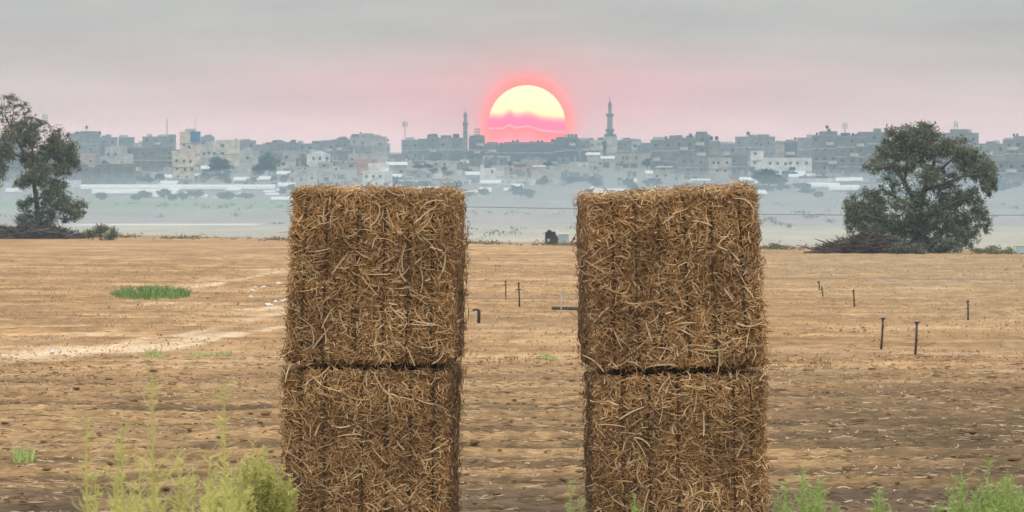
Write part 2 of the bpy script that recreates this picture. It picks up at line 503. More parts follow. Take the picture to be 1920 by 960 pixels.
# ------------------------------------------------------------------ straw litter and clods on the near field
N = 38000
dd = 61.5 + (124 - 61.5) * RNG.random(N) ** .9
xx = (RNG.random(N) * 2 - 1) * dd * .072
keep = RNG.random(N) < .25 + .75 * (np.sin(2 * math.pi * (dd + 1.6 * fbm(xx / 9, dd / 9, 5) + .35 * fbm(xx / 1.5, dd / 1.5, 6)) / 2.6) > .2)
xx, dd = xx[keep], dd[keep]; N = len(xx)
cc = np.stack([xx, dd, ground_h(xx, dd) + .012], -1)
th = RNG.uniform(0, 2 * math.pi, N)
tt = unit(np.stack([np.cos(th), np.sin(th), RNG.normal(0, .10, N)], -1))
nn = unit(np.cross(tt, np.stack([-np.sin(th), np.cos(th), np.zeros(N)], -1)) * 1.0)
v, q = ribbons(cc, tt, nn, RNG.uniform(.04, .17, N), RNG.uniform(.008, .018, N), RNG.normal(0, .12, N), RNG.normal(.02, .05, N))
tag(link('straw_litter', mesh_np('straw_litter', v, q, mats=[M['litter']])), 'pale chopped straw strewn over the ploughed field', 'straw', kind='stuff')

ico_v = np.array([(0, 0, 1), (.894, 0, .447), (.276, .851, .447), (-.724, .526, .447), (-.724, -.526, .447), (.276, -.851, .447),
                  (.724, .526, -.447), (-.276, .851, -.447), (-.894, 0, -.447), (-.276, -.851, -.447), (.724, -.526, -.447), (0, 0, -1)])
ico_f = np.array([(0, 1, 2), (0, 2, 3), (0, 3, 4), (0, 4, 5), (0, 5, 1), (1, 6, 2), (2, 7, 3), (3, 8, 4), (4, 9, 5), (5, 10, 1),
                  (2, 6, 7), (3, 7, 8), (4, 8, 9), (5, 9, 10), (1, 10, 6), (6, 11, 7), (7, 11, 8), (8, 11, 9), (9, 11, 10), (10, 11, 6)])
N = 4000
dd = 61.5 + 62 * RNG.random(N) ** 1.2; xx = (RNG.random(N) * 2 - 1) * dd * .072
sz = RNG.gamma(2.0, .0085, N).clip(.012, .06)
v = ico_v[None] * (1 + RNG.normal(0, .22, (N, 12, 1))) * sz[:, None, None] * np.array([1.5, 1.1, .6])
v = v + np.stack([xx, dd, ground_h(xx, dd) + sz * .1], -1)[:, None]
f = (ico_f[None] + (np.arange(N) * 12)[:, None, None]).reshape(-1, 3)
tag(link('soil_clods', mesh_np('soil_clods', v.reshape(-1, 3), tris=f, mats=[M['clod']])), 'dry brown clods of earth on the ploughed field', 'soil', kind='stuff')

# ------------------------------------------------------------------ hay bales
HX, HY, HZ, RAD = .55, 1.15, .615, .048


def round_box(p, r=RAD):
    h = np.array([HX, HY, HZ]); c = np.clip(p, -(h - r), h - r); d = p - c
    n = unit(d)
    return c + r * n, n


def bale(name, loc_d, tl, tr, bl, br, shift, twines, label, seed, cover=14500, seam_top=False, seam_bot=False):
    """one big square bale; corners of its end face given as photo pixels at the stack's distance"""
    D0 = loc_d
    P = [np.array(px2w(a, b, D0)) for a, b in (tl, tr, bl, br)]
    org = np.array([(P[2][0] + P[3][0]) / 2, D0 + HY, (P[2][2] + P[3][2]) / 2])
    root = empty(name, org, 0, label, 'hay bale', 'big square bales in two stacks')

    def deform(p):
        u = p[:, 0] / HX * .5 + .5; w = p[:, 2] / HZ * .5 + .5
        u = u[:, None]; w = w[:, None]
        q = (P[2] * (1 - u) + P[3] * u) * (1 - w) + (P[0] * (1 - u) + P[1] * u) * w
        yl = p[:, 1] + HY
        q[:, 1] = D0 + yl
        q[:, 0] += shift * yl / (2 * HY)
        return q - org

    def bulge(p, n):
        a, b = p[:, 0] * 1.0 + p[:, 1] * .7, p[:, 2] + p[:, 1] * .3
        d = .05 * (fbm(a / .35 + seed, b / .35, seed, 3) - .5) + .03 * (fbm(a / .08 + seed, b / .08, seed + 3, 2) - .5)
        for tx in twines:                       # the cords cut into the bale
            d = d - .026 * np.exp(-((p[:, 0] - tx) / .014) ** 2)
        return p + n * d[:, None]

    # packed core
    V, Q = [], []; off = 0
    def face(ax, sgn, na, nb):
        nonlocal off
        o = [i for i in range(3) if i != ax]
        h = [HX, HY, HZ]
        a = np.linspace(-h[o[0]], h[o[0]], na); b = np.linspace(-h[o[1]], h[o[1]], nb)
        A, B = np.meshgrid(a, b); p = np.zeros((A.size, 3)); p[:, o[0]] = A.ravel(); p[:, o[1]] = B.ravel(); p[:, ax] = sgn * h[ax]
        ii = np.arange(A.size).reshape(nb, na) + off
        qd = np.stack([ii[:-1, :-1], ii[:-1, 1:], ii[1:, 1:], ii[1:, :-1]], -1).reshape(-1, 4)
        if (sgn > 0) == (ax == 1): qd = qd[:, ::-1]
        V.append(p); Q.append(qd); off += len(p)
    face(1, -1, 75, 85); face(1, 1, 25, 25); face(0, -1, 40, 50); face(0, 1, 40, 50); face(2, 1, 75, 40); face(2, -1, 40, 30)
    p, n = round_box(np.concatenate(V))
    p = bulge(p, n) - n * .012
    link('packed_core', mesh_np('packed_core', deform(p), np.concatenate(Q), mats=[M['straw_core']], smooth=True), root)

    def sample(Nf):
        fc = RNG.random(Nf); s = RNG.uniform(-1, 1, (Nf, 2)); p = np.zeros((Nf, 3))
        fr = fc < .66; rt = (fc >= .66) & (fc < .78); lf = (fc >= .78) & (fc < .87); tp = fc >= .87
        p[fr] = np.stack([s[fr, 0] * HX, -HY + 0 * s[fr, 0], s[fr, 1] * HZ], -1)
        # the sides and top are seen at their front end: bias the straw forwards
        for m_, sg in ((rt, 1), (lf, -1)):
            yy = -HY + 2 * HY * (s[m_, 0] * .5 + .5) ** 1.6
            p[m_] = np.stack([sg * HX + 0 * yy, yy, s[m_, 1] * HZ], -1)
        yy = -HY + 2 * HY * (s[tp, 1] * .5 + .5) ** 1.4
        p[tp] = np.stack([s[tp, 0] * HX, yy, HZ + 0 * yy], -1)
        return round_box(p)

    def frame(n, tilt):
        Nf = len(n)
        a = unit(np.cross(n, np.array([.31, .17, .93])[None] + 0 * n)); b = np.cross(n, a)
        th = RNG.normal(0, .85, Nf) + (RNG.random(Nf) < .30) * math.pi / 2   # mostly lying, some standing
        t = a * np.cos(th)[:, None] + b * np.sin(th)[:, None]
        return unit(t + n * RNG.normal(0, tilt, Nf)[:, None])

    p, n = sample(cover)
    near_t = np.min(np.abs(p[:, 0][:, None] - np.array(twines)[None]), 1)
    hid = np.zeros(len(p), bool)
    if seam_top: hid |= (p[:, 2] > HZ - .03) & (RNG.random(len(p)) < .25)
    if seam_bot: hid |= (p[:, 2] < -HZ + .03) & (RNG.random(len(p)) < .25)
    ok = ~hid & ((near_t > .011) | (RNG.random(len(p)) < .5))
    p, n = p[ok], n[ok]; p = bulge(p, n)
    t = frame(n, .22); nn_ = unit(n - t * (n * t).sum(1, keepdims=True))
    p = p + n * RNG.normal(.004, .010, len(p))[:, None]
    L = RNG.gamma(2.6, .021, len(p)).clip(.02, .16); W = RNG.gamma(5, .00125, len(p)).clip(.003, .010)
    # frayed edges
    v, q = ribbons(p, t, nn_, L, W, RNG.normal(0, .10, len(p)), RNG.normal(.01, .09, len(p)))
    p2, n2_ = sample(1100)
    ed = (np.abs(n2_).max(1) < .97) | (RNG.random(len(p2)) < .25)
    if seam_top: ed &= n2_[:, 2] < .3
    if seam_bot: ed &= n2_[:, 2] > -.3
    p2, n2_ = bulge(p2[ed], n2_[ed]), n2_[ed]
    t2 = unit(frame(n2_, .3) + n2_ * RNG.uniform(.2, 1.1, len(p2))[:, None])
    m2 = unit(np.cross(t2, RNG.normal(0, 1, t2.shape)))
    L2 = RNG.gamma(3, .022, len(p2)).clip(.03, .15)
    v2, q2 = ribbons(p2 + t2 * L2[:, None] * .3, t2, m2, L2, RNG.uniform(.004, .009, len(p2)), RNG.normal(0, .15, len(p2)), RNG.normal(0, .1, len(p2)))
    q2 = q2 + len(v)
    o = link('straw_cover', mesh_np('straw_cover', deform(np.concatenate([v, v2])), np.concatenate([q, q2]), mats=[M['straw']]), root)
    tag(o, kind='stuff')
    # the longest loose stalks, one by one
    for i in range(85):
        fr = RNG.uniform(-1, 1, 2)
        pp, n1_ = round_box(np.array([[fr[0] * HX * .97, -HY, fr[1] * HZ * .95]]))
        pp = bulge(pp, n1_) + n1_ * .022
        tt_ = frame(n1_, .08); nq = unit(n1_ - tt_ * (n1_ * tt_).sum(1, keepdims=True))
        vv, qq = ribbons(pp, tt_, nq, RNG.uniform(.08, .20, 1), RNG.uniform(.007, .0105, 1), RNG.normal(0, .08, 1), RNG.normal(.03, .05, 1), nseg=5, taper=.3)
        link('straw', mesh_np('straw', deform(vv), qq, mats=[M['straw_pale'] if i % 3 else M['straw']]), root)
    # cords round the length of the bale
    for tx in twines:
        loop = []
        for k in range(44):
            a = k / 44 * 4
            s_ = a % 1
            e = int(a)
            pt = [(-HY, -HZ + 2 * HZ * s_), (-HY + 2 * HY * s_, HZ), (HY, HZ - 2 * HZ * s_), (HY - 2 * HY * s_, -HZ)][e]
            loop.append((tx + RNG.normal(0, .003), pt[0], pt[1]))
        lp, ln = round_box(np.array(loop)); lp = bulge(lp, ln) + ln * .019
        lp = deform(lp)
        mb = MB(); mb.tube(list(lp) + [lp[0]], .0062, 5, caps=False); mb.obj('twine', M['twine'], root)
    return root


TW = (-.455, -.31, -.10, .085, .245, .405)
bale('hay_bale', 58.0, (549, 354), (852, 358), (536, 682), (848, 686), .075, TW,
     'brown straw bale on top of the stack beside the yellow-green bush', 1, seam_bot=True)
bale('hay_bale', 58.0, (530, 691), (842, 694), (526, 1015), (838, 1016), .075, (-.43, -.27, -.02, .14, .30, .45),
     'straw bale carrying another beside the yellow-green bush', 2, seam_top=True)
bale('hay_bale', 58.0, (1104, 369), (1419, 352), (1109, 697), (1437, 689), -.075, (-.40, -.25, -.10, .07, .24, .43),
     'straw bale with sloping top on the stack away from the yellow-green bush', 3, seam_bot=True)
bale('hay_bale', 58.0, (1116, 707), (1437, 698), (1122, 1016), (1440, 1015), -.075, (-.38, -.21, -.02, .17, .34, .45),
     'pale-fronted straw bale at the bottom of the stack with a sloping top', 4, seam_top=True)

# ------------------------------------------------------------------ the setting sun
SD = 30000.0
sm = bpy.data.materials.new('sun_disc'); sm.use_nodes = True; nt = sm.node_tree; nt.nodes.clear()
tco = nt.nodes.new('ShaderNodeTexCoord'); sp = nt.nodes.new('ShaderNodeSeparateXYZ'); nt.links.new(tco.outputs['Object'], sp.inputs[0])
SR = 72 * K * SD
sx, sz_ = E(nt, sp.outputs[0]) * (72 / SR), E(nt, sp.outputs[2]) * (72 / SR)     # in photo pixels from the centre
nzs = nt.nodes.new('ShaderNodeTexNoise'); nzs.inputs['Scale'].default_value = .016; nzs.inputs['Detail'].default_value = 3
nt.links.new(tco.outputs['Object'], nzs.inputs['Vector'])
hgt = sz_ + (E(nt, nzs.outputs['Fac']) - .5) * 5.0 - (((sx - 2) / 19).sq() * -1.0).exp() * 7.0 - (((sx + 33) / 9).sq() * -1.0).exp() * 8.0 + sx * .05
sc_ = ramp(nt, hgt.lin(-50, 40), [  # cloud bands and low-air reddening painted into the sun's emission by height
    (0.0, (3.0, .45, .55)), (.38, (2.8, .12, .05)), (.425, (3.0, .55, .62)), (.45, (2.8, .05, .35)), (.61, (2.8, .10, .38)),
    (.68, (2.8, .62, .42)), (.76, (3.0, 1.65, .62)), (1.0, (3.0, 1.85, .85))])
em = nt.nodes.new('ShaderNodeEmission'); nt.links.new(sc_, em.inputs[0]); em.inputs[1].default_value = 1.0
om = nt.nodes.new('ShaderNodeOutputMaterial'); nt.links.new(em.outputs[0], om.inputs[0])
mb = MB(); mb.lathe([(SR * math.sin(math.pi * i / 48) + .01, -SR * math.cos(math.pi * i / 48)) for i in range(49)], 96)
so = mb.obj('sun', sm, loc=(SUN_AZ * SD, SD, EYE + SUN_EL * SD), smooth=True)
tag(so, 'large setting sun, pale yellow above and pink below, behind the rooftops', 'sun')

# ------------------------------------------------------------------ trees at the field edge
def leaf_quads(c, size, jitter=1.0):
    N = len(c)
    a = unit(RNG.normal(0, 1, (N, 3))); b = unit(np.cross(a, RNG.normal(0, 1, (N, 3))))
    L = (size * RNG.uniform(.6, 1.5, N))[:, None]; W = L * RNG.uniform(.28, .5, N)[:, None]
    v = np.stack([c - a * L * .5, c - b * W * .5, c + a * L * .5, c + b * W * .5], 1).reshape(-1, 3)
    q = np.arange(N * 4).reshape(-1, 4)
    return v, q


def blob_points(blobs, d, depth, per, org):
    """points in ellipsoid clumps given as photo pixels at distance d, thinned into sprays"""
    out, which = [], []
    for k, (cx, cy_, rx, ry, dens, m) in enumerate(blobs):
        rx, ry = rx * 1.13, ry * 1.13; n = int(per * dens * rx * ry / 900)
        u = unit(RNG.normal(0, 1, (n, 3))) * (RNG.random(n) ** .45)[:, None]
        c = np.array(px2w(cx, cy_, d)); c[1] += RNG.uniform(-.5, .5) * depth
        r = np.array([rx * K * d, .75 * max(rx, ry) * K * d, ry * K * d])
        # clumpy: keep points near random sprays inside the blob
        ns = max(8, int(rx * ry / 34))
        spr = unit(RNG.normal(0, 1, (ns, 3))) * (RNG.random(ns) ** .4)[:, None]
        j = RNG.integers(0, ns, n)
        loose = RNG.random(n) < .22
        pts = np.where(loose[:, None], u * 1.05, spr[j] * .95 + RNG.normal(0, .125, (n, 3)) * RNG.uniform(.6, 1.5, (ns, 1))[j])
        out.append(c + pts * r - org); which.append(np.where((RNG.random(ns) < .35)[j], 2 if m == 0 else 0, m))
    return np.concatenate(out), np.concatenate(which)


def field_tree(name, d, base_px, trunk_paths, blobs, depth, per, leaf, label):
    org = np.array(px2w(base_px, 0, d)); org[2] = gz(org[0], d) - .05
    root = empty(name, org, 0, label, 'tree')
    mb = MB()
    for path in trunk_paths[:1]:
        mb.tube([np.array(px2w(a, b, d)) + (0, o, 0) - org for a, b, r, o in path], [r * K * d for a, b, r, o in path], 9)
    mb.obj('trunk', M['bark'], root, True)
    for path in trunk_paths[1:]:
        mb = MB(); mb.tube([np.array(px2w(a, b, d)) + (0, o, 0) - org for a, b, r, o in path], [max(r * K * d, .012) for a, b, r, o in path], 6)
        mb.obj('limb', M['bark'], root, True)
    pts, wh = blob_points(blobs, d, depth, per, org)
    # thin twigs joining the clumps
    v, q = leaf_quads(pts, leaf)
    o = link('crown', mesh_np('crown', v, q, mats=[M['leaf_a'], M['leaf_b'], M['leaf_c']], midx=wh), root)
    N = 500
    pk = pts[RNG.integers(0, len(pts), N)]
    t = unit(RNG.normal(0, 1, (N, 3)) + (0, 0, .6)); n = unit(np.cross(t, RNG.normal(0, 1, (N, 3))))
    v, q = ribbons(pk, t, n, RNG.uniform(.25, .8, N) * d / 380, RNG.uniform(.012, .03, N) * d / 380, RNG.normal(0, .2, N), RNG.normal(0, .1, N))
    tag(link('twigs', mesh_np('twigs', v, q, mats=[M['bark']]), root), kind='stuff')
    return root


DT_R = 352.0
rt_blobs = [(1730, 247, 30, 20, 1, 1), (1692, 262, 34, 24, 1, 0), (1742, 272, 38, 26, 1, 0), (1662, 288, 28, 22, .7, 0), (1712, 290, 34, 24, 1, 0),
            (1640, 312, 22, 16, .45, 0), (1685, 318, 30, 14, .7, 0), (1788, 280, 30, 20, 1, 1), (1822, 296, 32, 24, 1, 0), (1846, 326, 24, 28, 1, 0),
            (1856, 350, 16, 18, .9, 0), (1806, 322, 26, 18, .8, 0), (1755, 318, 22, 18, .45, 0), (1612, 390, 26, 26, .8, 1), (1640, 372, 28, 18, .75, 1),
            (1600, 415, 17, 20, .7, 1), (1655, 405, 28, 20, .7, 0), (1780, 372, 30, 24, 1, 0), (1822, 375, 22, 24, .9, 0), (1835, 408, 22, 20, .9, 0),
            (1762, 405, 30, 26, .9, 0), (1800, 415, 26, 24, 1, 0), (1690, 425, 30, 20, .9, 0), (1640, 432, 28, 14, .8, 0), (1725, 440, 34, 22, 1.2, 0),
            (1780, 445, 36, 20, 1.2, 0), (1815, 445, 20, 18, 1, 0), (1745, 461, 36, 12, 1.3, 0), (1700, 350, 18, 14, .35, 0), (1850, 425, 12, 12, .6, 1), (1735, 335, 30, 22, .5, 0), (1722, 378, 26, 22, .55, 0), (1690, 388, 30, 20, .5, 0), (1668, 345, 24, 16, .4, 0), (1765, 345, 24, 20, .5, 1), (1735, 412, 30, 20, .8, 0), (1625, 410, 30, 24, .8, 1), (1660, 425, 30, 20, .9, 0), (1600, 395, 20, 22, .7, 1)]
rt_trunk = [[(1727, 476, 11, 0), (1728, 440, 9, 0), (1724, 410, 8, .1), (1722, 388, 8, .2), (1732, 360, 6, .2), (1748, 325, 4.5, .3), (1755, 290, 2.5, .4)],
            [(1722, 390, 6, .2), (1708, 365, 4.5, -.2), (1695, 340, 3.5, -.4), (1672, 312, 2.5, -.6), (1640, 318, 1.5, -.7)],
            [(1695, 345, 3, -.3), (1700, 310, 2.5, 0), (1715, 270, 1.5, .2)],
            [(1726, 400, 5, .1), (1690, 375, 3.5, .4), (1655, 355, 2.2, .6), (1630, 365, 1.4, .7)],
            [(1735, 355, 5, .2), (1770, 345, 3.2, -.2), (1805, 330, 2.4, -.5), (1840, 325, 1.4, -.6)],
            [(1728, 420, 5, 0), (1760, 395, 3.5, -.5), (1795, 375, 2.4, -.7), (1825, 370, 1.6, -.8)],
            [(1727, 440, 5, 0), (1690, 425, 3.2, -.4), (1650, 410, 2.2, -.6), (1610, 400, 1.4, -.7)],
            [(1745, 335, 3, .3), (1785, 300, 2, .5), (1815, 290, 1.4, .6)]]
field_tree('broad_tree', DT_R, 1727, rt_trunk, rt_blobs, 2.2, 2700, .11,
           'broad rounded grey-green tree standing over a heap of cut branches')

DT_L = 470.0
lt_blobs = [(18, 192, 22, 14, .35, 1), (8, 215, 18, 18, .3, 1), (45, 208, 16, 16, .3, 1), (60, 228, 20, 12, .7, 0), (40, 240, 30, 16, .8, 0), (18, 250, 20, 18, .5, 1),
            (58, 262, 28, 18, .9, 0), (5, 285, 24, 34, .8, 0), (-5, 325, 16, 26, .7, 0), (85, 238, 10, 10, .3, 1), (108, 258, 20, 20, .9, 1), (122, 285, 26, 24, 1, 0),
            (95, 285, 22, 22, 1, 0), (135, 305, 14, 18, .9, 0), (112, 318, 22, 16, 1, 0), (62, 300, 26, 20, .9, 0), (80, 325, 22, 18, 1, 0), (58, 335, 22, 18, 1, 0),
            (40, 345, 14, 14, .6, 0), (112, 362, 22, 16, .9, 0), (84, 362, 18, 16, .8, 0), (105, 385, 24, 18, 1, 0), (138, 385, 22, 16, .9, 1), (128, 402, 24, 14, .8, 0),
            (52, 385, 16, 18, .6, 0), (46, 412, 18, 16, .6, 0), (95, 412, 18, 12, .7, 0), (60, 432, 22, 10, .9, 0), (150, 398, 12, 12, .7, 1), (100, 428, 20, 6, .5, 0), (85, 398, 18, 18, .8, 0), (58, 410, 18, 18, .7, 0), (75, 425, 26, 12, .8, 0), (95, 345, 24, 16, .9, 0)]
lt_trunk = [[(76, 440, 6, 0), (75, 420, 5, 0), (70, 390, 4.6, 0), (66, 360, 4.4, 0), (62, 330, 4, 0), (52, 300, 3.2, .1), (38, 275, 2.6, .2), (20, 240, 1.8, .3), (8, 215, 1.2, .3)],
            [(52, 300, 2.6, .1), (30, 290, 2, -.3), (5, 275, 1.4, -.5)],
            [(62, 330, 3, 0), (85, 305, 2.4, .4), (105, 275, 1.6, .6), (112, 250, 1, .6)],
            [(60, 320, 2.6, 0), (62, 280, 2, -.3), (55, 245, 1.4, -.4), (45, 210, .9, -.4)],
            [(68, 375, 3, 0), (95, 360, 2.2, -.5), (125, 375, 1.4, -.7)],
            [(72, 400, 3, 0), (100, 395, 2.2, .5), (140, 390, 1.3, .7)],
            [(68, 370, 2.4, 0), (52, 385, 1.8, .3), (42, 415, 1.2, .4)],
            [(20, 240, 1.4, .3), (25, 210, 1, .3), (15, 190, .7, .3)]]
field_tree('tall_tree', DT_L, 76, lt_trunk, lt_blobs, 2.5, 3200, .13,
           'tall open-crowned tree with a pale leaning trunk on an earth bank')


# ------------------------------------------------------------------ brush, bank and low bushes at the field edge
def stick_heap(name, px0, px1, ytop, ybase, d, n, label, seed, wood='dead_wood'):
    r_ = np.random.default_rng(seed)
    x0, x1 = px2w(px0, 0, d)[0], px2w(px1, 0, d)[0]; H = (ybase - ytop) * K * d
    zb = gz((x0 + x1) / 2, d)
    org = np.array([(x0 + x1) / 2, d, zb]); root = empty(name, org, 0, label, 'brush pile')
    wdt = (x1 - x0) / 2
    for k in range(26):                                    # the boughs one can follow
        a = r_.uniform(-1, 1); prof = (1 - abs(a) ** 2.2)
        p0 = np.array([a * wdt, r_.uniform(-1, 1), prof * H * r_.uniform(.1, .75)])
        th = r_.normal(0, .45) + (math.pi if r_.random() < .5 else 0)
        L = r_.uniform(.9, 2.3) * d / 380
        pts = [p0 + np.array([math.cos(th) * s * L, r_.normal(0, .05), abs(math.sin(th)) * s * L * .4 + .12 * math.sin(s * 3) + r_.normal(0, .03)]) for s in np.linspace(-.5, .5, 5)]
        for p in pts: p[2] = max(p[2], .03)
        mb = MB(); mb.tube(pts, [.06, .055, .042, .03, .012], 5); mb.obj('bough', M[wood], root)
    a = r_.uniform(-1, 1, n); prof = np.clip(1 - np.abs(a) ** 2.2, .05, 1) * (.65 + .5 * vnoise(a * 4 + seed, 0 * a, seed))
    c = np.stack([a * wdt, r_.normal(0, .8, n), r_.random(n) ** .7 * prof * H * (.7 + .6 * r_.random(n))], -1)
    th = r_.normal(0, .5, n)
    t = unit(np.stack([np.cos(th), r_.normal(0, .4, n), np.sin(th) * .8], -1)); nn_ = unit(np.cross(t, r_.normal(0, 1, (n, 3))))
    v, q = ribbons(c, t, nn_, r_.uniform(.25, 1.0, n) * d / 380, r_.uniform(.02, .07, n) * d / 380, r_.normal(0, .15, n), r_.normal(0, .1, n))
    v[:, 2] = np.maximum(v[:, 2], 0)
    tag(link('tangled_sticks', mesh_np('tangled_sticks', v, q, mats=[M[wood]]), root), kind='stuff')
    return root


stick_heap('brush_pile', 1535, 1725, 436, 474, 349.0, 3800, 'long heap of dark cut branches under the broad tree', 5)
stick_heap('brush_pile', -60, 150, 424, 446, 468.0, 2600, 'low tangle of dead branches on the bank around the tall tree', 6)


def bush(name, px, pytop, pybase, wpx, d, n, leaf, m, label, group=None, cat='bush', depth=.7):
    x, _, _ = px2w(px, 0, d); zb = gz(x, d); H = (pybase - pytop) * K * d; W = wpx * K * d / 2
    org = np.array([x, d, zb]); root = empty(name, org, 0, label, cat, group)
    ns = 16
    spr = np.stack([RNG.uniform(-.85, .85, ns), RNG.uniform(-.8, .8, ns), RNG.uniform(.15, .9, ns)], -1)
    spr[:, 2] *= np.sqrt(np.clip(1 - spr[:, 0] ** 2, .1, 1))
    j = RNG.integers(0, ns, n)
    p = spr[j] + RNG.normal(0, .13, (n, 3)); p[:, 2] = np.abs(p[:, 2])
    c = p * np.array([W, W * depth, H])
    v, q = leaf_quads(c, leaf)
    link('foliage', mesh_np('foliage', v, q, mats=[m]), root)
    mb = MB()
    for s_ in spr[:9]: mb.tube([(0, 0, -.02), s_ * np.array([W, W * depth, H]) * .5 + (0, 0, .02), s_ * np.array([W, W * depth, H])], [.02, .014, .006], 4)
    mb.obj('stems', M['bark'], root)
    return root


bush('round_bush', 190, 428, 456, 62, 452, 1300, .16, M['leaf_b'], 'low grey-green round bush on the bare field edge beside the tall tree')
bush('low_bush', 1700, 452, 476, 70, 346, 800, .12, M['leaf_a'], 'low dark bush growing against the heap of cut branches')
bush('low_bush', 1860, 462, 479, 90, 343, 900, .10, M['leaf_b'], 'straggling dry bush spreading from the foot of the broad tree')
bush('low_bush', 1768, 448, 477, 90, 348, 1500, .13, M['leaf_a'], 'dense dark bush crowding the trunk of the broad tree')
bush('low_bush', 1455, 462, 474, 40, 375, 350, .10, M['leaf_b'], 'small dry bush alone on the field edge behind a bale')


# ------------------------------------------------------------------ grass patch and small greens on the field
def grass(name, px0, px1, py0, py1, h, n, m, label, w=.012):
    px = RNG.uniform(px0, px1, n); py = py0 + (py1 - py0) * RNG.random(n)
    mid, hw = (px0 + px1) / 2, (px1 - px0) / 2
    ey = (py - (py0 + py1) / 2) / ((py1 - py0) / 2)
    keep = (((px - mid) / hw) ** 2 + ey ** 2 < .55 + .9 * vnoise(px / 14, py / 5, 83)) & (vnoise(px / 6, py / 3, 84) > .25)
    px, py = px[keep], py[keep]; n = len(px)
    d = np.array([dist_for(v) for v in np.linspace(py0, py1, 30)]); dv = np.interp(py, np.linspace(py0, py1, 30), d)
    x = (px - 960) * K * dv
    hh = h * (.1 + 1.3 * fbm(x / .3, dv / 3, 81)) * RNG.uniform(.5, 1.3, n)
    c = np.stack([x, dv, ground_h(x, dv)], -1)
    t = unit(np.stack([RNG.normal(0, .35, n), RNG.normal(0, .35, n), np.ones(n)], -1)); nn_ = unit(np.cross(t, RNG.normal(0, 1, (n, 3))))
    v, q = ribbons(c + t * hh[:, None] * .45, t, nn_, hh, RNG.uniform(.6, 1.4, n) * w, RNG.normal(0, .12, n), RNG.normal(0, .1, n))
    tag(link(name, mesh_np(name, v, q, mats=[m])), label, 'grass', kind='stuff')


grass('grass_patch', 205, 368, 546, 563, .19, 3000, M['grass'], 'strip of bright green grass alone on the bare field', .016)
grass('weed_strip', 352, 434, 668, 674, .09, 300, M['weed_green'], 'thin strip of low green weeds beside the sandy wheel tracks')
grass('weed_tuft', 268, 312, 664, 676, .10, 200, M['weed_green'], 'faint tuft of green weeds in front of the sandy tracks')
grass('dry_weeds', 880, 1060, 672, 682, .05, 260, M['edge_weed'], 'sparse yellowish weeds along the edge of the ploughed strip')
grass('dry_weeds', 1440, 1560, 676, 690, .06, 260, M['edge_weed'], 'thin dry weeds beside the pale end of the ploughed strip')
grass('weed_tuft', 1015, 1045, 672, 677, .12, 160, M['weed_green'], 'tiny green tuft between the two bale stacks')
grass('weed_tuft', 20, 60, 862, 872, .13, 130, M['weed_green'], 'small dark green sprig in the ploughed soil')

# cut stubble standing in rows on the sandy field
n = 30000
dv = np.round(RNG.uniform(100, 290, n) / 1.9) * 1.9 + RNG.normal(0, .28, n); xv = RNG.uniform(-.068, .068, n) * dv
kp = fbm(xv / 5, dv / 9, 86) > .40
xv, dv = xv[kp], dv[kp]; n = len(xv); hs = RNG.uniform(.02, .06, n)
t = unit(np.stack([RNG.normal(0, 1.3, n), RNG.normal(0, .5, n), np.ones(n)], -1)); nn_ = unit(np.cross(t, RNG.normal(0, 1, (n, 3))))
v, q = ribbons(np.stack([xv, dv, ground_h(xv, dv)], -1) + t * hs[:, None] * .4, t, nn_, hs, RNG.uniform(.012, .03, n), RNG.normal(0, .1, n), RNG.normal(0, .1, n), nseg=1, taper=.2)
tag(link('cut_stubble', mesh_np('cut_stubble', v, q, mats=[M['stubble']])), 'short cut stubble standing in rows on the sandy field', 'stubble', kind='stuff')

# white scraps
for i, (a, b) in enumerate([(516, 571), (528, 570), (472, 549), (536, 566), (495, 540), (478, 541), (523, 535), (98, 669), (470, 558), (505, 576)]):
    d = dist_for(b); x = (a - 960) * K * d; s = random.uniform(.05, .11)
    mb = MB(); pts = []
    for k in range(7):
        th = 2 * math.pi * k / 7; r = s * random.uniform(.6, 1.2); pts.append((r * math.cos(th), r * math.sin(th), random.uniform(0, .05)))
    mb.add(pts + [(0, 0, .07), (0, 0, -.01)], [(k, (k + 1) % 7, 7) for k in range(7)] + [((k + 1) % 7, k, 8) for k in range(7)])
    o = mb.obj('plastic_scrap', M['paper'], loc=(x, d, float(ground_h(x, d)) + .02))
    tag(o, 'crumpled white scrap lying on the field by the sandy tracks', 'litter', 'white scraps on the field')


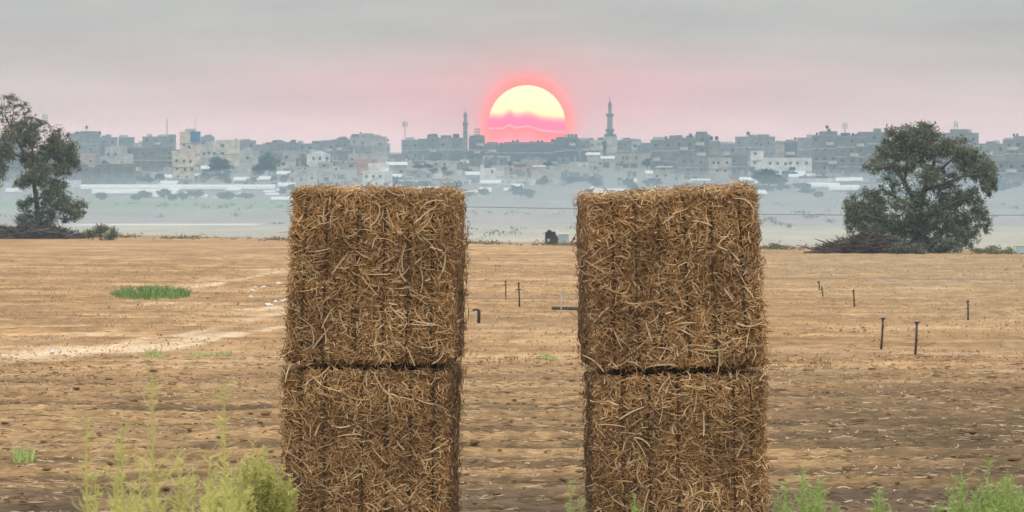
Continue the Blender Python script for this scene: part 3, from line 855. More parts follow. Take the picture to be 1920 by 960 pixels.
# ------------------------------------------------------------------ weeds near the bales and near the camera
def weed(name, px, pytop, d, spread_px, nst, m, label, seed, leafL=.05, leafW=.0035, perst=130, fluff=1.0, cat='weed', group=None, lean=.25):
    r_ = np.random.default_rng(seed)
    x = (px - 960) * K * d; zb = float(gz(x, d)); ztop = EYE + (HORIZON - pytop) * K * d; H = ztop - zb; W = spread_px * K * d / 2
    root = empty(name, (x, d, zb), 0, label, cat, group)
    C, T, L = [], [], []
    for s in range(nst):
        a = r_.uniform(-1, 1); h = H * (1 - .45 * abs(a) ** 1.5) * r_.uniform(.72, 1.02); dy_ = r_.uniform(-1, 1) * W * .6
        if s == 0: h, a = H, r_.uniform(-.15, .15)
        pts = [np.array([a * W * (.45 + .55 * u) + lean * .04 * math.sin(5 * u + s) * H, dy_ * u, h * u]) for u in np.linspace(0, 1, 7)]
        mb = MB(); mb.tube(pts, [.0045, .004, .0038, .0032, .0028, .002, .001], 4); mb.obj('stem', m, root)
        u = r_.random(perst) ** .75
        u = .12 + .88 * u
        c = np.stack([np.interp(u, np.linspace(0, 1, 7), [p[i] for p in pts]) for i in range(3)], -1)
        th = r_.uniform(0, 2 * math.pi, perst)
        t = unit(np.stack([np.cos(th), np.sin(th), r_.uniform(.2, 1.3, perst)], -1))
        ll = leafL * r_.uniform(.5, 1.5, perst) * (1.5 - u) * fluff
        C.append(c + t * ll[:, None] * .5 ); T.append(t); L.append(ll)
        # side twigs with their own fine leaves
        ntw = max(2, perst // 14)
        for k in range(ntw):
            uu = r_.uniform(.1, .9); b = np.array([np.interp(uu, np.linspace(0, 1, 7), [p[i] for p in pts]) for i in range(3)])
            ph = r_.uniform(0, 2 * math.pi); dr = unit(np.array([[math.cos(ph), math.sin(ph), r_.uniform(.5, 1.6)]]))[0]
            lt = H * .22 * (1.15 - uu) * r_.uniform(.5, 1.3) * fluff
            ww = np.linspace(.05, 1, 12)[:, None]
            cc_ = b + dr * ww * lt
            tt_ = unit(dr + r_.normal(0, .7, (12, 3)))
            C.append(cc_); T.append(tt_); L.append(np.full(12, leafL * .75) * r_.uniform(.6, 1.2, 12))
            C.append((b + dr * lt * .5)[None]); T.append(dr[None]); L.append(np.array([lt]))
    C, T, L = np.concatenate(C), np.concatenate(T), np.concatenate(L)
    n = unit(np.cross(T, r_.normal(0, 1, T.shape)))
    v, q = ribbons(C, T, n, L, np.full(len(C), leafW) * r_.uniform(.6, 1.4, len(C)), r_.normal(0, .12, len(C)), r_.normal(0, .1, len(C)))
    link('foliage', mesh_np('foliage', v, q, mats=[m]), root)
    return root


weed('feathery_bush', 485, 832, 56.6, 150, 38, M['weed_yellow'], 'dense feathery yellow-green bush against the side of a bale', 21, .05, .0055, 170)
weed('feathery_bush', 425, 868, 55.8, 110, 18, M['weed_yellow'], 'smaller feathery yellow-green bush spreading away from the bale', 22, .06, .007, 110)
for i, (a, b, dd_, sprd, ns_, lab) in enumerate([
        (1496, 876, 22.0, 120, 13, 'bushy lime-green weed at the corner of the stack with a sloping top'),
        (1850, 866, 23.0, 230, 22, 'wide lime-green weed clump away from the bales'),
        (1900, 880, 21.0, 130, 10, 'green weed leaning out of the wide clump'),
        (1790, 895, 22.0, 110, 8, 'thin green weed at the side of the wide clump'),
        (1650, 925, 22.5, 110, 8, 'low green weed between the stack and the wide clump'),
        (1540, 905, 23.0, 90, 7, 'low green weed beside the bushy one at the stack corner'),
        (1072, 900, 24.0, 70, 6, 'thin pale green weed in the gap between the stacks'),
        (1195, 925, 24.0, 70, 5, 'low green sprig before the bale with the pale front')]):
    weed('green_weed', a, b, dd_, sprd * 1.3, ns_ * 3, M['weed_green'], lab, 60 + i, .030, .0024, 110, 1.2, 'weed', 'green weeds near the camera')
for i, (a, b, dd_, sprd, ns_, lab) in enumerate([
        (297, 702, 15.0, 60, 2, 'tallest thin yellow weed stalk, out of focus before the field'),
        (425, 722, 16.0, 70, 2, 'thin yellow weed stalk leaning before the feathery bushes'),
        (166, 782, 15.5, 60, 1, 'thin yellow weed stalk standing apart from the other stalks'),
        (230, 790, 17.0, 110, 3, 'loose yellow weed between two taller stalks'),
        (330, 850, 18.0, 150, 6, 'low spreading yellow weed under the tallest stalk'),
        (258, 860, 20.0, 150, 6, 'low spreading pale weed beside the tallest stalk'),
        (395, 845, 19.0, 120, 5, 'low yellow weed under the leaning stalk'),
        (190, 885, 18.0, 120, 4, 'low pale weed under the stalk that stands apart'),
        (360, 880, 22.0, 170, 9, 'wispy yellow clump rising before the smaller feathery bush'),
        (285, 895, 22.5, 190, 10, 'wide wispy clump at the foot of the tallest stalk'),
        (445, 865, 23.0, 120, 8, 'wispy clump overlapping the dense feathery bush'),
        (225, 905, 21.0, 150, 7, 'thin wispy clump beside the wide wispy clump'),
        (410, 900, 21.5, 150, 8, 'low wispy clump under the leaning stalk')]):
    weed('weed_stalk', a, b, dd_, sprd, ns_, M['weed_yellow'], lab, 40 + i, .038, .0018, 170, 1.15, 'weed', 'yellow weeds near the camera')


# ------------------------------------------------------------------ irrigation posts and pipes on the field
def sprinkler(px, yt, yb, label, r=.016, head='cross', lean=0.0, m='iron'):
    d = dist_for(yb); x = (px - 960) * K * d; H = (yb - yt) * K * d; zb = float(ground_h(x, d)) - .03
    root = empty('sprinkler_post', (x, d, zb), 0, label, 'sprinkler', 'sprinkler posts on the field')
    tp = np.array([lean * H, 0, H])
    mb = MB(); mb.tube([(0, 0, 0), tp * .5 + (.004, 0, 0), tp * .93], [r * 1.1, r, r], 8); mb.obj('post', M[m], root, True)
    if head == 'cross':
        mb = MB(); mb.lathe([(r * 1.3, H * .92), (r * 1.7, H * .95), (r * 1.5, H * .98), (r * 1.1, H * .985)], 10, cx=tp[0], cy=0); h = mb.obj('sprinkler_head', M[m], root)
        mb = MB(); mb.tube([tp * .96 + (-r * 2.4, 0, 0), tp * .96 + (r * 2.8, .01, .004)], r * .5, 6); mb.obj('nozzle', M[m], h)
        mb = MB(); mb.lathe([(r * 1.2, H * .985), (r * 1.5, H * 1.0), (r * .5, H * 1.012)], 8, cx=tp[0]); mb.obj('cap', M['pale_metal'], h)
    elif head == 'bar':
        mb = MB(); mb.tube([tp * .72 + (-r * 4, 0, 0), tp * .72 + (r * 4, 0, 0)], r * .8, 6); mb.obj('nozzle', M[m], root)
        mb = MB(); mb.lathe([(r * 1.3, H * .9), (r * 1.3, H * .99), (r * .4, H)], 8, cx=tp[0]); mb.obj('cap', M[m], root)
    elif head == 'hook':
        mb = MB(); mb.tube([tp * .9, tp + (0, 0, -.005), tp + (-r * 2, 0, .004), tp + (-r * 4, 0, -.01)], r * .7, 6); mb.obj('hook', M[m], root)
    else:
        mb = MB(); mb.lathe([(r * 1.5, H * .92), (r * 1.8, H * .97), (r * .6, H)], 8, cx=tp[0]); mb.obj('cap', M[m], root)
    return root


sprinkler(1652, 596, 660, 'rusty sprinkler post leaning slightly, the shorter of the bold pair', .017, 'cross', .06)
sprinkler(1716, 602, 670, 'rusty sprinkler post, the taller of the bold pair', .018, 'cross', .05)
sprinkler(897, 580, 608, 'short thick black pipe stub with a hooked top', .030, 'hook', .04, 'black_plastic')
sprinkler(948, 525, 563, 'thin sprinkler post with a small head near the post with a crossbar', .014, 'cap')
sprinkler(974, 525, 575, 'thin sprinkler post with a crossbar below its tip', .017, 'bar', -.03)
sprinkler(1052, 548, 590, 'pale thin sprinkler post standing over a short pipe', .013, 'cap', 0, 'pale_metal')
sprinkler(1602, 543, 578, 'thin leaning sprinkler post between a bent riser and the bold pair', .017, 'cap', -.05)
sprinkler(1815, 560, 600, 'thin sprinkler post alone beyond the bold pair', .017, 'cap')
# the bent riser
d = dist_for(556); x = (1543 - 960) * K * d; kd = K * d; zb = float(ground_h(x, d)) - .02
root = empty('bent_riser', (x, d, zb), 0, 'thin riser pipe bent over sideways on the field', 'sprinkler', 'sprinkler posts on the field')
mb = MB(); mb.tube([(0, 0, 0), (-1 * kd, 0, 12 * kd), (-2 * kd, 0, 20 * kd)], .016, 6); mb.obj('post', M['iron'], root)
mb = MB(); mb.tube([(-2 * kd, 0, 14 * kd), (-7 * kd, 0, 14 * kd), (-7 * kd, 0, 24 * kd), (-8 * kd, 0, 28 * kd)], .016, 6); mb.obj('bent_arm', M['iron'], root)
mb = MB(); mb.lathe([(.03, 26 * kd), (.035, 28 * kd), (.015, 29.5 * kd)], 8, cx=-8 * kd); mb.obj('sprinkler_head', M['iron'], root)


def pipe(px0, px1, py0, py1, rad, m, label, n=60, seed=0):
    pts = []
    for u in np.linspace(0, 1, n):
        py = py0 + (py1 - py0) * u; px = px0 + (px1 - px0) * u
        d = dist_for(py); x = (px - 960) * K * d
        pts.append((x, d, float(base_z(x, d)) + rad + .03 + .02 * math.sin(9 * u + seed)))
    ds = np.convolve(np.pad([p[1] for p in pts], 4, 'edge'), np.ones(9) / 9, 'valid')
    pts = [(p[0], ds[i], float(base_z(p[0], ds[i])) + rad + .045) for i, p in enumerate(pts)]
    mb = MB(); mb.tube(pts, rad, 7); o = mb.obj('irrigation_pipe', M[m])
    return tag(o, label, 'pipe', 'irrigation pipes on the field')


pipe(1380, 2000, 524, 529, .012, 'frame', 'long black irrigation pipe lying across the field before the broad tree', 80)
pipe(700, 1130, 560, 566, .012, 'frame', 'thin black irrigation pipe lying behind the pipe stub', 60)
pipe(1036, 1130, 585, 587, .035, 'iron', 'short dark pipe lying at the foot of the pale post', 20)

# ------------------------------------------------------------------ pump and tank at the far edge of the field
d = 412.0; kd = K * d
x = (1034 - 960) * kd; zb = gz(x, d)
root = empty('pump_unit', (x, d, zb), 0, 'dark boxy pump unit with a lumpy top at the field edge', 'pump')
mb = MB(); mb.add([(-12 * kd, -.3, 0), (12 * kd, -.3, 0), (12 * kd, .4, 0), (-12 * kd, .4, 0), (-12 * kd, -.3, 21 * kd), (7 * kd, -.3, 21 * kd), (7 * kd, .4, 21 * kd), (-12 * kd, .4, 21 * kd), (12 * kd, -.3, 13 * kd), (12 * kd, .4, 13 * kd)],
                  [(3, 2, 1, 0), (0, 1, 8, 5, 4), (1, 2, 9, 8), (8, 9, 6, 5), (4, 5, 6, 7), (2, 3, 7, 6, 9), (3, 0, 4, 7)]); mb.obj('housing', M['dark_tank'], root)
mb = MB(); mb.box(-13 * kd, 4 * kd, -.34, .44, 21 * kd, 23 * kd); mb.obj('lid', M['black_plastic'], root)
mb = MB(); mb.lathe([(4.5 * kd, 23 * kd), (5 * kd, 24 * kd), (4 * kd, 26.5 * kd), (2 * kd, 27.5 * kd)], 10, cx=-4 * kd); mb.obj('air_filter', M['dark_tank'], root, True)
mb = MB(); mb.lathe([(3 * kd, 21 * kd), (3 * kd, 23.5 * kd), (1.5 * kd, 24.5 * kd)], 10, cx=4.5 * kd); mb.obj('cap', M['dark_tank'], root, True)
mb = MB(); mb.box(-8 * kd, -3 * kd, -.33, -.28, 5 * kd, 11 * kd); mb.obj('inspection_hatch', M['pale_metal'], root)
mb = MB(); mb.tube([(12 * kd, -.1, 8 * kd), (14 * kd, -.1, 14 * kd), (15 * kd, -.1, 8 * kd), (15 * kd, -.1, 0)], 1.2 * kd, 6); mb.obj('hose', M['black_plastic'], root)
x = (1057 - 960) * kd; zb = gz(x, d)
root = empty('water_tote', (x, d, zb), 0, 'pale blue plastic tank in a cage beside the dark pump', 'tank')
mb = MB(); mb.box(-9.5 * kd, 9.5 * kd, -.25, .3, 2.5 * kd, 19 * kd); mb.obj('tank_body', M['tote'], root)
mb = MB(); mb.box(-10 * kd, 10 * kd, -.27, .32, 19.01 * kd, 20.3 * kd); mb.obj('top_rim', M['tank_white'], root)
mb = MB(); mb.box(-10 * kd, 10 * kd, -.27, .32, 0, 2.4 * kd); mb.obj('pallet', M['frame'], root)
for k in range(4):
    mb = MB(); mb.tube([(-9 * kd + 6 * kd * k, -.27, 2.5 * kd), (-9 * kd + 6 * kd * k, -.27, 19 * kd)], .012, 5); mb.obj('cage_bar', M['pale_metal'], root)
d = 345.0; kd = K * d; x = (1914 - 960) * kd; zb = gz(x, d)
root = empty('water_tote', (x, d, zb), 0, 'grey-blue box at the field edge past the broad tree', 'tank')
mb = MB(); mb.box(-9 * kd, 9 * kd, -.2, .25, 1.2 * kd, 15 * kd); mb.obj('tank_body', M['tote'], root)
mb = MB(); mb.box(-9.5 * kd, 9.5 * kd, -.22, .27, 15.01 * kd, 16 * kd); mb.obj('top_rim', M['tank_white'], root)
mb = MB(); mb.box(-9.5 * kd, 9.5 * kd, -.22, .27, 0, 1.15 * kd); mb.obj('pallet', M['frame'], root)

# cable strung over the valley between two slim poles
pts = [np.array(px2w(a, b, 640.0)) for a, b in ((640, 382), (700, 385), (875, 388), (1085, 391.5), (1250, 396), (1420, 401.5), (1600, 403.5), (1800, 404), (1960, 403))]
root = empty('cable_line', (pts[0][0], 640, gz(pts[0][0], 640)), 0, 'thin dark cable sagging across the valley behind the bales', 'cable')
o_ = np.array(root.location)
mb = MB(); mb.tube([p - o_ for p in pts], .02, 5); mb.obj('cable', M['black_plastic'], root)
for p in (pts[0], pts[-1]):
    mb = MB(); q = p - o_; mb.tube([(q[0], 0, gz(p[0], 640) - o_[2]), (q[0], 0, q[2] + .1)], [.012, .01], 6); mb.obj('pole', M['mast'], root)

# ------------------------------------------------------------------ the town on the slope
def window_mesh():
    mb = MB()      # 1 x 1 unit opening: proud frame round a set-back pane
    for a in ((-.5, -.40, 0, 1), (.40, .5, 0, 1), (-.40, .40, .9, 1), (-.40, .40, 0, .1)): mb.box(a[0], a[1], -.10, .02, a[2], a[3], 0)
    mb.box(-.40, .40, -.035, .02, .1, .9, 1)
    return mb.mesh('window', [M['frame'], M['glass']])


WIN = window_mesh()
mb = MB(); mb.box(-.5, .5, -1.1, -.003, 0, .15); mb.box(-.5, .5, -1.1, -1.0, .15, .95); mb.box(-.5, -.46, -1.0, -.003, .15, .95); mb.box(.46, .5, -1.0, -.003, .15, .95)
BALC = mb.mesh('balcony', [M['wall_l']])


def add_window(root, x, z, w, h, yfront=0.0):
    o = bpy.data.objects.new('window', WIN); COL.objects.link(o); o.parent = root
    o.location = (x, yfront, z); o.scale = (w, 1, h); return o


LANDMARKS = []


def whereabouts(px, yb):
    """words for the place next to the nearest landmark house"""
    best = min(LANDMARKS, key=lambda m: ((m[0] - px) / 1.6) ** 2 + ((m[1] - yb) * 1.5) ** 2)
    dx_, dy_ = px - best[0], yb - best[1]
    rel = 'downhill of' if dy_ > 7 else 'uphill behind' if dy_ < -7 else 'beside'
    return rel, best[2]


def building(x0, x1, yt, yb, wall, label, name='town_house', wins='auto', pent=(), dep=None, group=None, roof='flat', rz=None, cat='house', wpx=5.2, hpx=5.5, mark=None):
    d = dist_for(yb); kd = K * d
    xc = ((x0 + x1) / 2 - 960) * kd; W = (x1 - x0) * kd; H = (yb - yt) * kd
    zb = gz(xc, d) - .3; H += .3
    dep = dep or max(6.0, min(11.0, W))
    rz = random.uniform(-.10, .10) if rz is None else rz
    root = empty(name, (xc, d, zb), rz, label, cat, group)
    mw = M['wall_' + wall]
    mb = MB(); mb.box(-W / 2, W / 2, 0, dep, 0, H - (.35 if roof == 'flat' else 0)); mb.obj('wall', mw, root)
    if roof == 'flat':
        mb = MB(); o = .12
        mb.box(-W / 2 - o, W / 2 + o, -o, dep + o, H - .35, H - .22)
        for a in ((-W / 2 - o, W / 2 + o, -o, .1), (-W / 2 - o, W / 2 + o, dep - .1, dep + o), (-W / 2 - o, -W / 2 + .1, .1, dep - .1), (W / 2 - .1, W / 2 + o, .1, dep - .1)):
            mb.box(*a, H - .22, H)
        mb.obj('roof', M['roof_slab'] if wall in 'gdhk' else mw, root)
    elif roof == 'tin':
        mb = MB(); o = .5
        mb.add([(-W / 2 - o, -o, H), (W / 2 + o, -o, H), (W / 2 + o, dep + o, H + .9), (-W / 2 - o, dep + o, H + .9), (-W / 2 - o, -o, H + .15), (W / 2 + o, -o, H + .15), (W / 2 + o, dep + o, H + 1.05), (-W / 2 - o, dep + o, H + 1.05)],
               [(0, 3, 2, 1), (4, 5, 6, 7), (0, 1, 5, 4), (1, 2, 6, 5), (2, 3, 7, 6), (3, 0, 4, 7)]); mb.obj('roof', M['tin'], root)
    elif roof == 'gable':
        mb = MB(); o = .2; rh = min(1.6, W * .16)
        mb.add([(-W / 2 - o, -o, H), (W / 2 + o, -o, H), (0, -o, H + rh), (-W / 2 - o, dep + o, H), (W / 2 + o, dep + o, H), (0, dep + o, H + rh)], [(0, 1, 2), (4, 3, 5), (0, 2, 5, 3), (1, 4, 5, 2), (1, 0, 3, 4)]); mb.obj('roof', mw, root)
    for (a, b, t, *w_) in pent:
        ax, bx = ((a + b) / 2 - (x0 + x1) / 2) * kd, (b - a) * kd / 2; ph = (yt - t) * kd
        mb = MB(); mb.box(ax - bx, ax + bx, .6, .6 + min(dep - 1.2, max(3, bx * 2)), H - .05, H + ph); mb.obj('roof_room', M['wall_' + (w_[0] if w_ else wall)], root)
    if wins == 'auto':
        nf = max(1, int(H / 3.0)); fh = (H - .5) / nf; nw = max(1, int(W / 2.6))
        for f_ in range(nf):
            for w_ in range(nw):
                if random.random() < .22: continue
                ww, hh = random.choice(((1.2, 1.4), (1.3, 1.5), (1.6, 1.3), (.9, 1.0)))
                add_window(root, -W / 2 + W * (w_ + .5) / nw + random.uniform(-.25, .25), .3 + f_ * fh + min(1.1, fh * .35), ww, min(hh, fh * .5))
        for f_ in range(1, nf):
            if W > 4 and random.random() < .45:
                bo = bpy.data.objects.new('balcony', BALC); COL.objects.link(bo); bo.parent = root
                bo.location = (random.uniform(-W / 2 + 1.6, W / 2 - 1.6), 0, .3 + f_ * fh); bo.scale = (random.uniform(2.2, 3.2), 1, 1)
        if random.random() < .6:
            mb = MB(); dw = .95; xd = random.uniform(-W / 2 + 1, W / 2 - 1) if W > 3 else 0
            mb.box(xd - dw / 2, xd + dw / 2, -.07, .02, .31, 2.3); mb.obj('door', M['frame'], root)
    elif wins:
        for a, b in wins:
            add_window(root, (a - (x0 + x1) / 2) * kd, H - (b - yt) * kd - hpx * kd / 2, wpx * kd, hpx * kd)
    nfl = int((H - .3) / 3.1)
    if nfl >= 2 and wall not in 'b' and name not in ('yard_wall', 'low_shed'):
        mb = MB()
        for f_ in range(1, nfl): mb.box(-W / 2 - .05, W / 2 + .05, -.14, -.004, .3 + f_ * (H - .5) / nfl - .3, .3 + f_ * (H - .5) / nfl - .02)
        mb.obj('floor_band', M['wall_l'] if wall in 'gdh' else M['wall_h'], root)
    if roof == 'flat' and yt < 276 and W > 4:
        for k in range(random.choice((1, 2, 2, 3))):
            rw = random.uniform(.9, 2.0); rx_ = random.uniform(-W / 2 + rw, W / 2 - rw) if W > 2 * rw else 0; ry_ = random.uniform(.8, dep - 2.5)
            mb = MB(); mb.box(rx_ - rw, rx_ + rw, ry_, ry_ + 2, H - .21, H + random.uniform(.4, 1.1)); mb.obj('roof_room', M['wall_' + random.choice('glhdl')], root)
    root['_h'] = H; root['_d'] = d
    if mark: LANDMARKS.append(((x0 + x1) / 2, yb, mark))
    return root


def water_tank(px, py, hpx, d, label, stand=0, m='tank_black', wpx=None, zroof=None):
    """py: row of the tank's foot"""
    kd = K * d; x = (px - 960) * kd; z = EYE + (HORIZON - py) * kd
    root = empty('water_tank', (x, d + 2.0, z), 0, label, 'water tank', 'water tanks on the rooftops')
    r = (wpx or hpx * .8) * kd / 2; s = stand * kd; h = hpx * kd
    if s > 0:
        for a in (-1, 1):
            for b in (-1, 1):
                mb = MB(); mb.tube([(a * r * .8, b * r * .8, 0), (a * r * .8, b * r * .8, s)], .07, 5); mb.obj('leg', M['mast'], root)
        mb = MB(); mb.box(-r, r, -r, r, s, s + .12); mb.obj('platform', M['mast'], root); s += .12
    mb = MB(); mb.lathe([(r * .96, s), (r, s + h * .1), (r, s + h * .42), (r * .96, s + h * .46), (r, s + h * .5), (r * .98, s + h * .8), (r * .6, s + h * .93)], 12); mb.obj('barrel', M[m], root, True)
    mb = MB(); mb.lathe([(r * .35, s + h * .93), (r * .35, s + h), (r * .1, s + h * 1.02)], 10); mb.obj('lid', M[m], root)
    return root


B = building
# ---- west side, behind the tall tree
b1 = B(128, 186, 250, 306, 'h', 'long grey block crowned by a row of small water tanks', pent=[(152, 184, 246)], rz=0, wins=[(140, 272), (170, 280)])
for i, px in enumerate((145, 153, 173, 182, 187)):
    water_tank(px, 252 if px != 153 else 251, 6, b1['_d'], 'small dark water tank in a row on the long grey block')
water_tank(162, 246, 6, b1['_d'], 'raised dark water tank above the row of small tanks', 4)
B(186, 219, 257, 292, 'h', 'grey block joined to the block with the row of tanks', rz=0)
B(222, 251, 257, 288, 'g', 'grey flat-roofed house beside the long blue shed', rz=0)
bs = B(147, 250, 277, 288, 'b', 'long low blue-painted shed with a white panel', 'blue_shed', wins=None, mark='the blue shed', rz=0, cat='shed')
mb = MB(); kd = K * bs['_d']; mb.box(32 * kd, 37 * kd, -.08, .02, 2.5 * kd, 8.5 * kd); mb.obj('white_panel', M['wall_w'], bs)
B(148, 178, 289, 312, 'p', 'peach-coloured house below the long blue shed', wins=[(170, 302)], mark='the peach house')
B(128, 192, 313, 350, 'g', 'wide grey house at the foot of the slope behind the greenhouses', wins=[(162, 318), (185, 324), (168, 334), (140, 332)])
B(118, 152, 338, 352, 'w', 'small white house beside the end of the long greenhouse', wins=None, mark='the long greenhouse')
B(192, 250, 307, 345, 'g', 'grey block with blank walls under the blue shed', wins=[(205, 325), (226, 330)])
B(250, 323, 276, 322, 'g', 'large dark grey apartment block with blank side wall', name='apartment_block', wins=[(317, 287), (317, 297), (318, 306), (318, 318), (285, 286), (268, 287), (296, 300)], rz=0, cat='building', mark='the large dark apartment block')
B(268, 330, 256, 300, 'h', 'flat grey rooftops behind the large dark apartment block', pent=[(316, 330, 252)])
B(252, 262, 262, 282, 'l', 'pale stub of a house behind the dark apartment block', wins=None)
b = B(337, 375, 247, 330, 'c', 'tall cream tower house with a bright blue upper side', 'tower_house', rz=0, wins=[(345, 271), (355, 276), (346, 288), (352, 300)], mark='the blue-sided tower')
mb = MB(); kd = K * b['_d']; mb.box(1 * kd, 19.3 * kd, -.15, 1.5, b['_h'] - 20 * kd, b['_h'] + .1); mb.obj('blue_cladding', M['wall_b'], b)
B(375, 399, 256, 292, 'h', 'grey house with deep balconies beside the blue-sided tower', wins=[(380, 270), (392, 270), (384, 264)])
b = B(323, 364, 283, 342, 'c', 'cream house with dark shop fronts below the blue-sided tower', wins=[(331, 301), (345, 302), (357, 303), (332, 316), (347, 318), (360, 318), (334, 331), (350, 332)], rz=0)
B(362, 398, 270, 322, 'l', 'cream terrace house between the blue-sided tower and the white block', wins=[(383, 288), (392, 287), (370, 300), (372, 278)], rz=0)
b = B(396, 448, 265, 312, 'c', 'pale cream block with blank end wall and a few dark windows', 'apartment_block', wins=[(417, 273), (401, 288), (417, 288)], rz=0, pent=[(430, 448, 262)], wpx=8, hpx=6, cat='building', mark='the pale cream block')
water_tank(442, 263, 4, b['_d'], 'small dark tank on the pale cream block')
B(448, 480, 263, 300, 'h', 'grey house leaning against the pale cream block')
B(455, 486, 290, 304, 'l', 'low pale house below the grey house by the cream block', wins=None)
B(478, 512, 271, 298, 'h', 'grey rooftops between two dark town trees', wins=[(490, 284), (505, 284)])
b = B(508, 562, 267, 300, 'g', 'wide grey house with small tanks on its parapet', wins=[(530, 277), (545, 279)])
for px in (528, 552): water_tank(px, 267, 4.5, b['_d'], 'small dark tank on the wide grey house')
B(509, 522, 263, 280, 'd', 'dark roof block behind the wide grey house', wins=None)
B(560, 602, 269, 300, 'h', 'low grey house on the skyline before the white gabled house', pent=[(600, 602, 266)])
B(575, 618, 289, 312, 'w', 'white gabled house with three dark windows', roof='gable', wins=[(588, 297), (600, 297), (613, 297)], rz=0, wpx=5, hpx=7, mark='the white gabled house')
B(545, 578, 326, 348, 'l', 'pale house with open doorways behind the bale', wins=[(548, 336), (565, 336)], wpx=4, hpx=8)
B(576, 593, 325, 345, 'c', 'small cream house behind the bale', wins=[(585, 334)])
B(596, 626, 322, 348, 'l', 'pale grey house with a white lintel behind the bale')
b = B(600, 628, 266, 300, 'h', 'grey stepped house rising to a higher roof on the skyline', pent=[(618, 628, 262)])
b = B(626, 654, 261, 300, 'g', 'grey house topped by a dark roof block beside the castle-like building', pent=[(632, 650, 258, 'd')])
b = B(656, 724, 256, 292, 'k', 'broad tan castle-like building with a raised centre', 'public_building', wins=[(664, 266), (680, 268), (712, 270), (690, 280), (672, 280)], pent=[(673, 700, 250)], rz=0, cat='building', mark='the castle-like building')
water_tank(676, 250, 3.5, b['_d'], 'little tank on the castle-like building')
water_tank(727, 265, 5, b['_d'], 'dark tank at the side of the castle-like building')
B(669, 708, 298, 350, 'p', 'pinkish brown house behind the white three-storey house', wins=None)
B(680, 735, 321, 356, 'w', 'white three-storey house with rows of dark windows', wins=[(687, 331), (700, 331), (713, 331), (690, 345), (706, 345), (722, 345)], pent=[(690, 729, 306)], rz=0, wpx=5, hpx=6, mark='the white three-storey house')
B(728, 762, 310, 334, 'l', 'pale house with a long white roof edge beside the white three-storey house', roof='tin')
B(738, 782, 337, 348, 'w', 'low white shed just behind the bale top', wins=None, cat='shed', name='low_shed', rz=0)
B(790, 856, 339, 349, 'l', 'long low pale wall-like shed behind the bale', wins=None, cat='shed', name='low_shed', rz=0)
b = B(753, 786, 262, 300, 'h', 'grey block under the radio mast', rz=0, mark='the radio mast')
b = B(784, 802, 260, 300, 'g', 'narrow grey house next to the block under the mast')
b = B(801, 822, 256, 300, 'g', 'dark grey house with two tall roof stubs', pent=[(801, 807, 252, 'd'), (815, 820, 251, 'd')], rz=0)
B(822, 850, 258, 300, 'h', 'grey house with a sloping roof before the slender minaret', pent=[(838, 848, 257, 'l')])
b = B(848, 867, 258, 300, 'g', 'grey house with two tanks beside the slender minaret', mark='the slender minaret')
for px in (852, 858): water_tank(px, 258, 7.5, b['_d'], 'dark tank of the pair beside the slender minaret')
b = B(879, 909, 258, 302, 'd', 'dark house with an open frame on its roof beside the slender minaret', pent=[(880, 890, 254)], rz=0)
kd = K * b['_d']; mb = MB()
for zz in (5, 10, 15.5): mb.box(-4.5 * kd, 6 * kd, 1, 4, b['_h'] + zz * kd, b['_h'] + zz * kd + 1.4 * kd)
for xx_ in (-4, 1, 5): mb.box((xx_ - .7) * kd, (xx_ + .5) * kd, 1.2, 3.8, b['_h'] - .1, b['_h'] + 15.5 * kd)
mb.obj('roof_frame', M['mast'], b)
b = B(908, 938, 269, 300, 'g', 'low grey house at the edge of the sun glow', rz=0)
water_tank(932, 270, 4, b['_d'], 'tank nearest the low edge of the sun')
water_tank(939, 270, 4, b['_d'], 'tank by the low edge of the sun')
b = B(936, 1042, 268, 303, 'd', 'long dark flat-roofed row directly below the sun', 'house_row', rz=0, wins=[(945, 283), (960, 285), (985, 282), (1010, 290), (1025, 286)], pent=[(945, 1036, 266)], mark='the dark row under the sun')
for px, h in ((962, 5), (970, 6), (997, 4), (1009, 4.5), (1016, 5), (1036, 7)):
    water_tank(px, 267, h, b['_d'], 'tank silhouetted against the sun on the long dark row')
B(1040, 1062, 262, 303, 'd', 'dark house closing the long row under the sun')
b = B(1056, 1084, 257, 303, 'd', 'dark house with three water tanks in a row', rz=0)
for px in (1067, 1073, 1080): water_tank(px, 257, 6, b['_d'], 'dark tank in the row of three')
B(1083, 1106, 263, 303, 'g', 'grey house between the three tanks and the pale house by the tall minaret')
# ---- middle slope
B(905, 956, 292, 306, 'l', 'pale pink house with two dark windows below the sun', wins=[(912, 294), (928, 294)], rz=0, wpx=5, hpx=7)
B(976, 1022, 297, 313, 'k', 'tan house with a broken roofline below the sun', wins=None, pent=[(1000, 1012, 295)])
B(946, 1006, 313, 330, 'p', 'pinkish walled yard and house on the middle slope', wins=[(958, 318), (990, 319)], mark='the pinkish walled yard')
B(1006, 1050, 312, 328, 'l', 'pale house with ragged parapet on the middle slope', wins=[(1027, 314)], pent=[(1030, 1040, 310, 'l')])
B(1050, 1068, 310, 325, 'l', 'pale cube house at the end of the middle slope', wins=None)
B(1012, 1078, 325, 333, 'l', 'low pale yard wall under the ragged house', wins=None, name='yard_wall', cat='wall', dep=1.0)
B(900, 930, 315, 350, 'w', 'white two-storey house with a dark window slit', wins=[(923, 322)], rz=0, wpx=3.5, hpx=6, pent=[(900, 908, 309)], mark='the white two-storey house')
B(848, 866, 320, 329, 'w', 'bright white low house over the bale', wins=None, rz=0)
B(866, 902, 321, 333, 'l', 'pale low house joined to the white two-storey house', wins=[(880, 326)], rz=0)
B(930, 945, 320, 330, 'w', 'small white annex of the two-storey house', wins=None)
B(930, 1004, 337, 347, 'w', 'long white low building on the lower slope', wins=[(942, 340), (955, 340), (968, 339), (980, 340), (992, 340)], rz=0, wpx=2.5, hpx=4, mark='the long white low building')
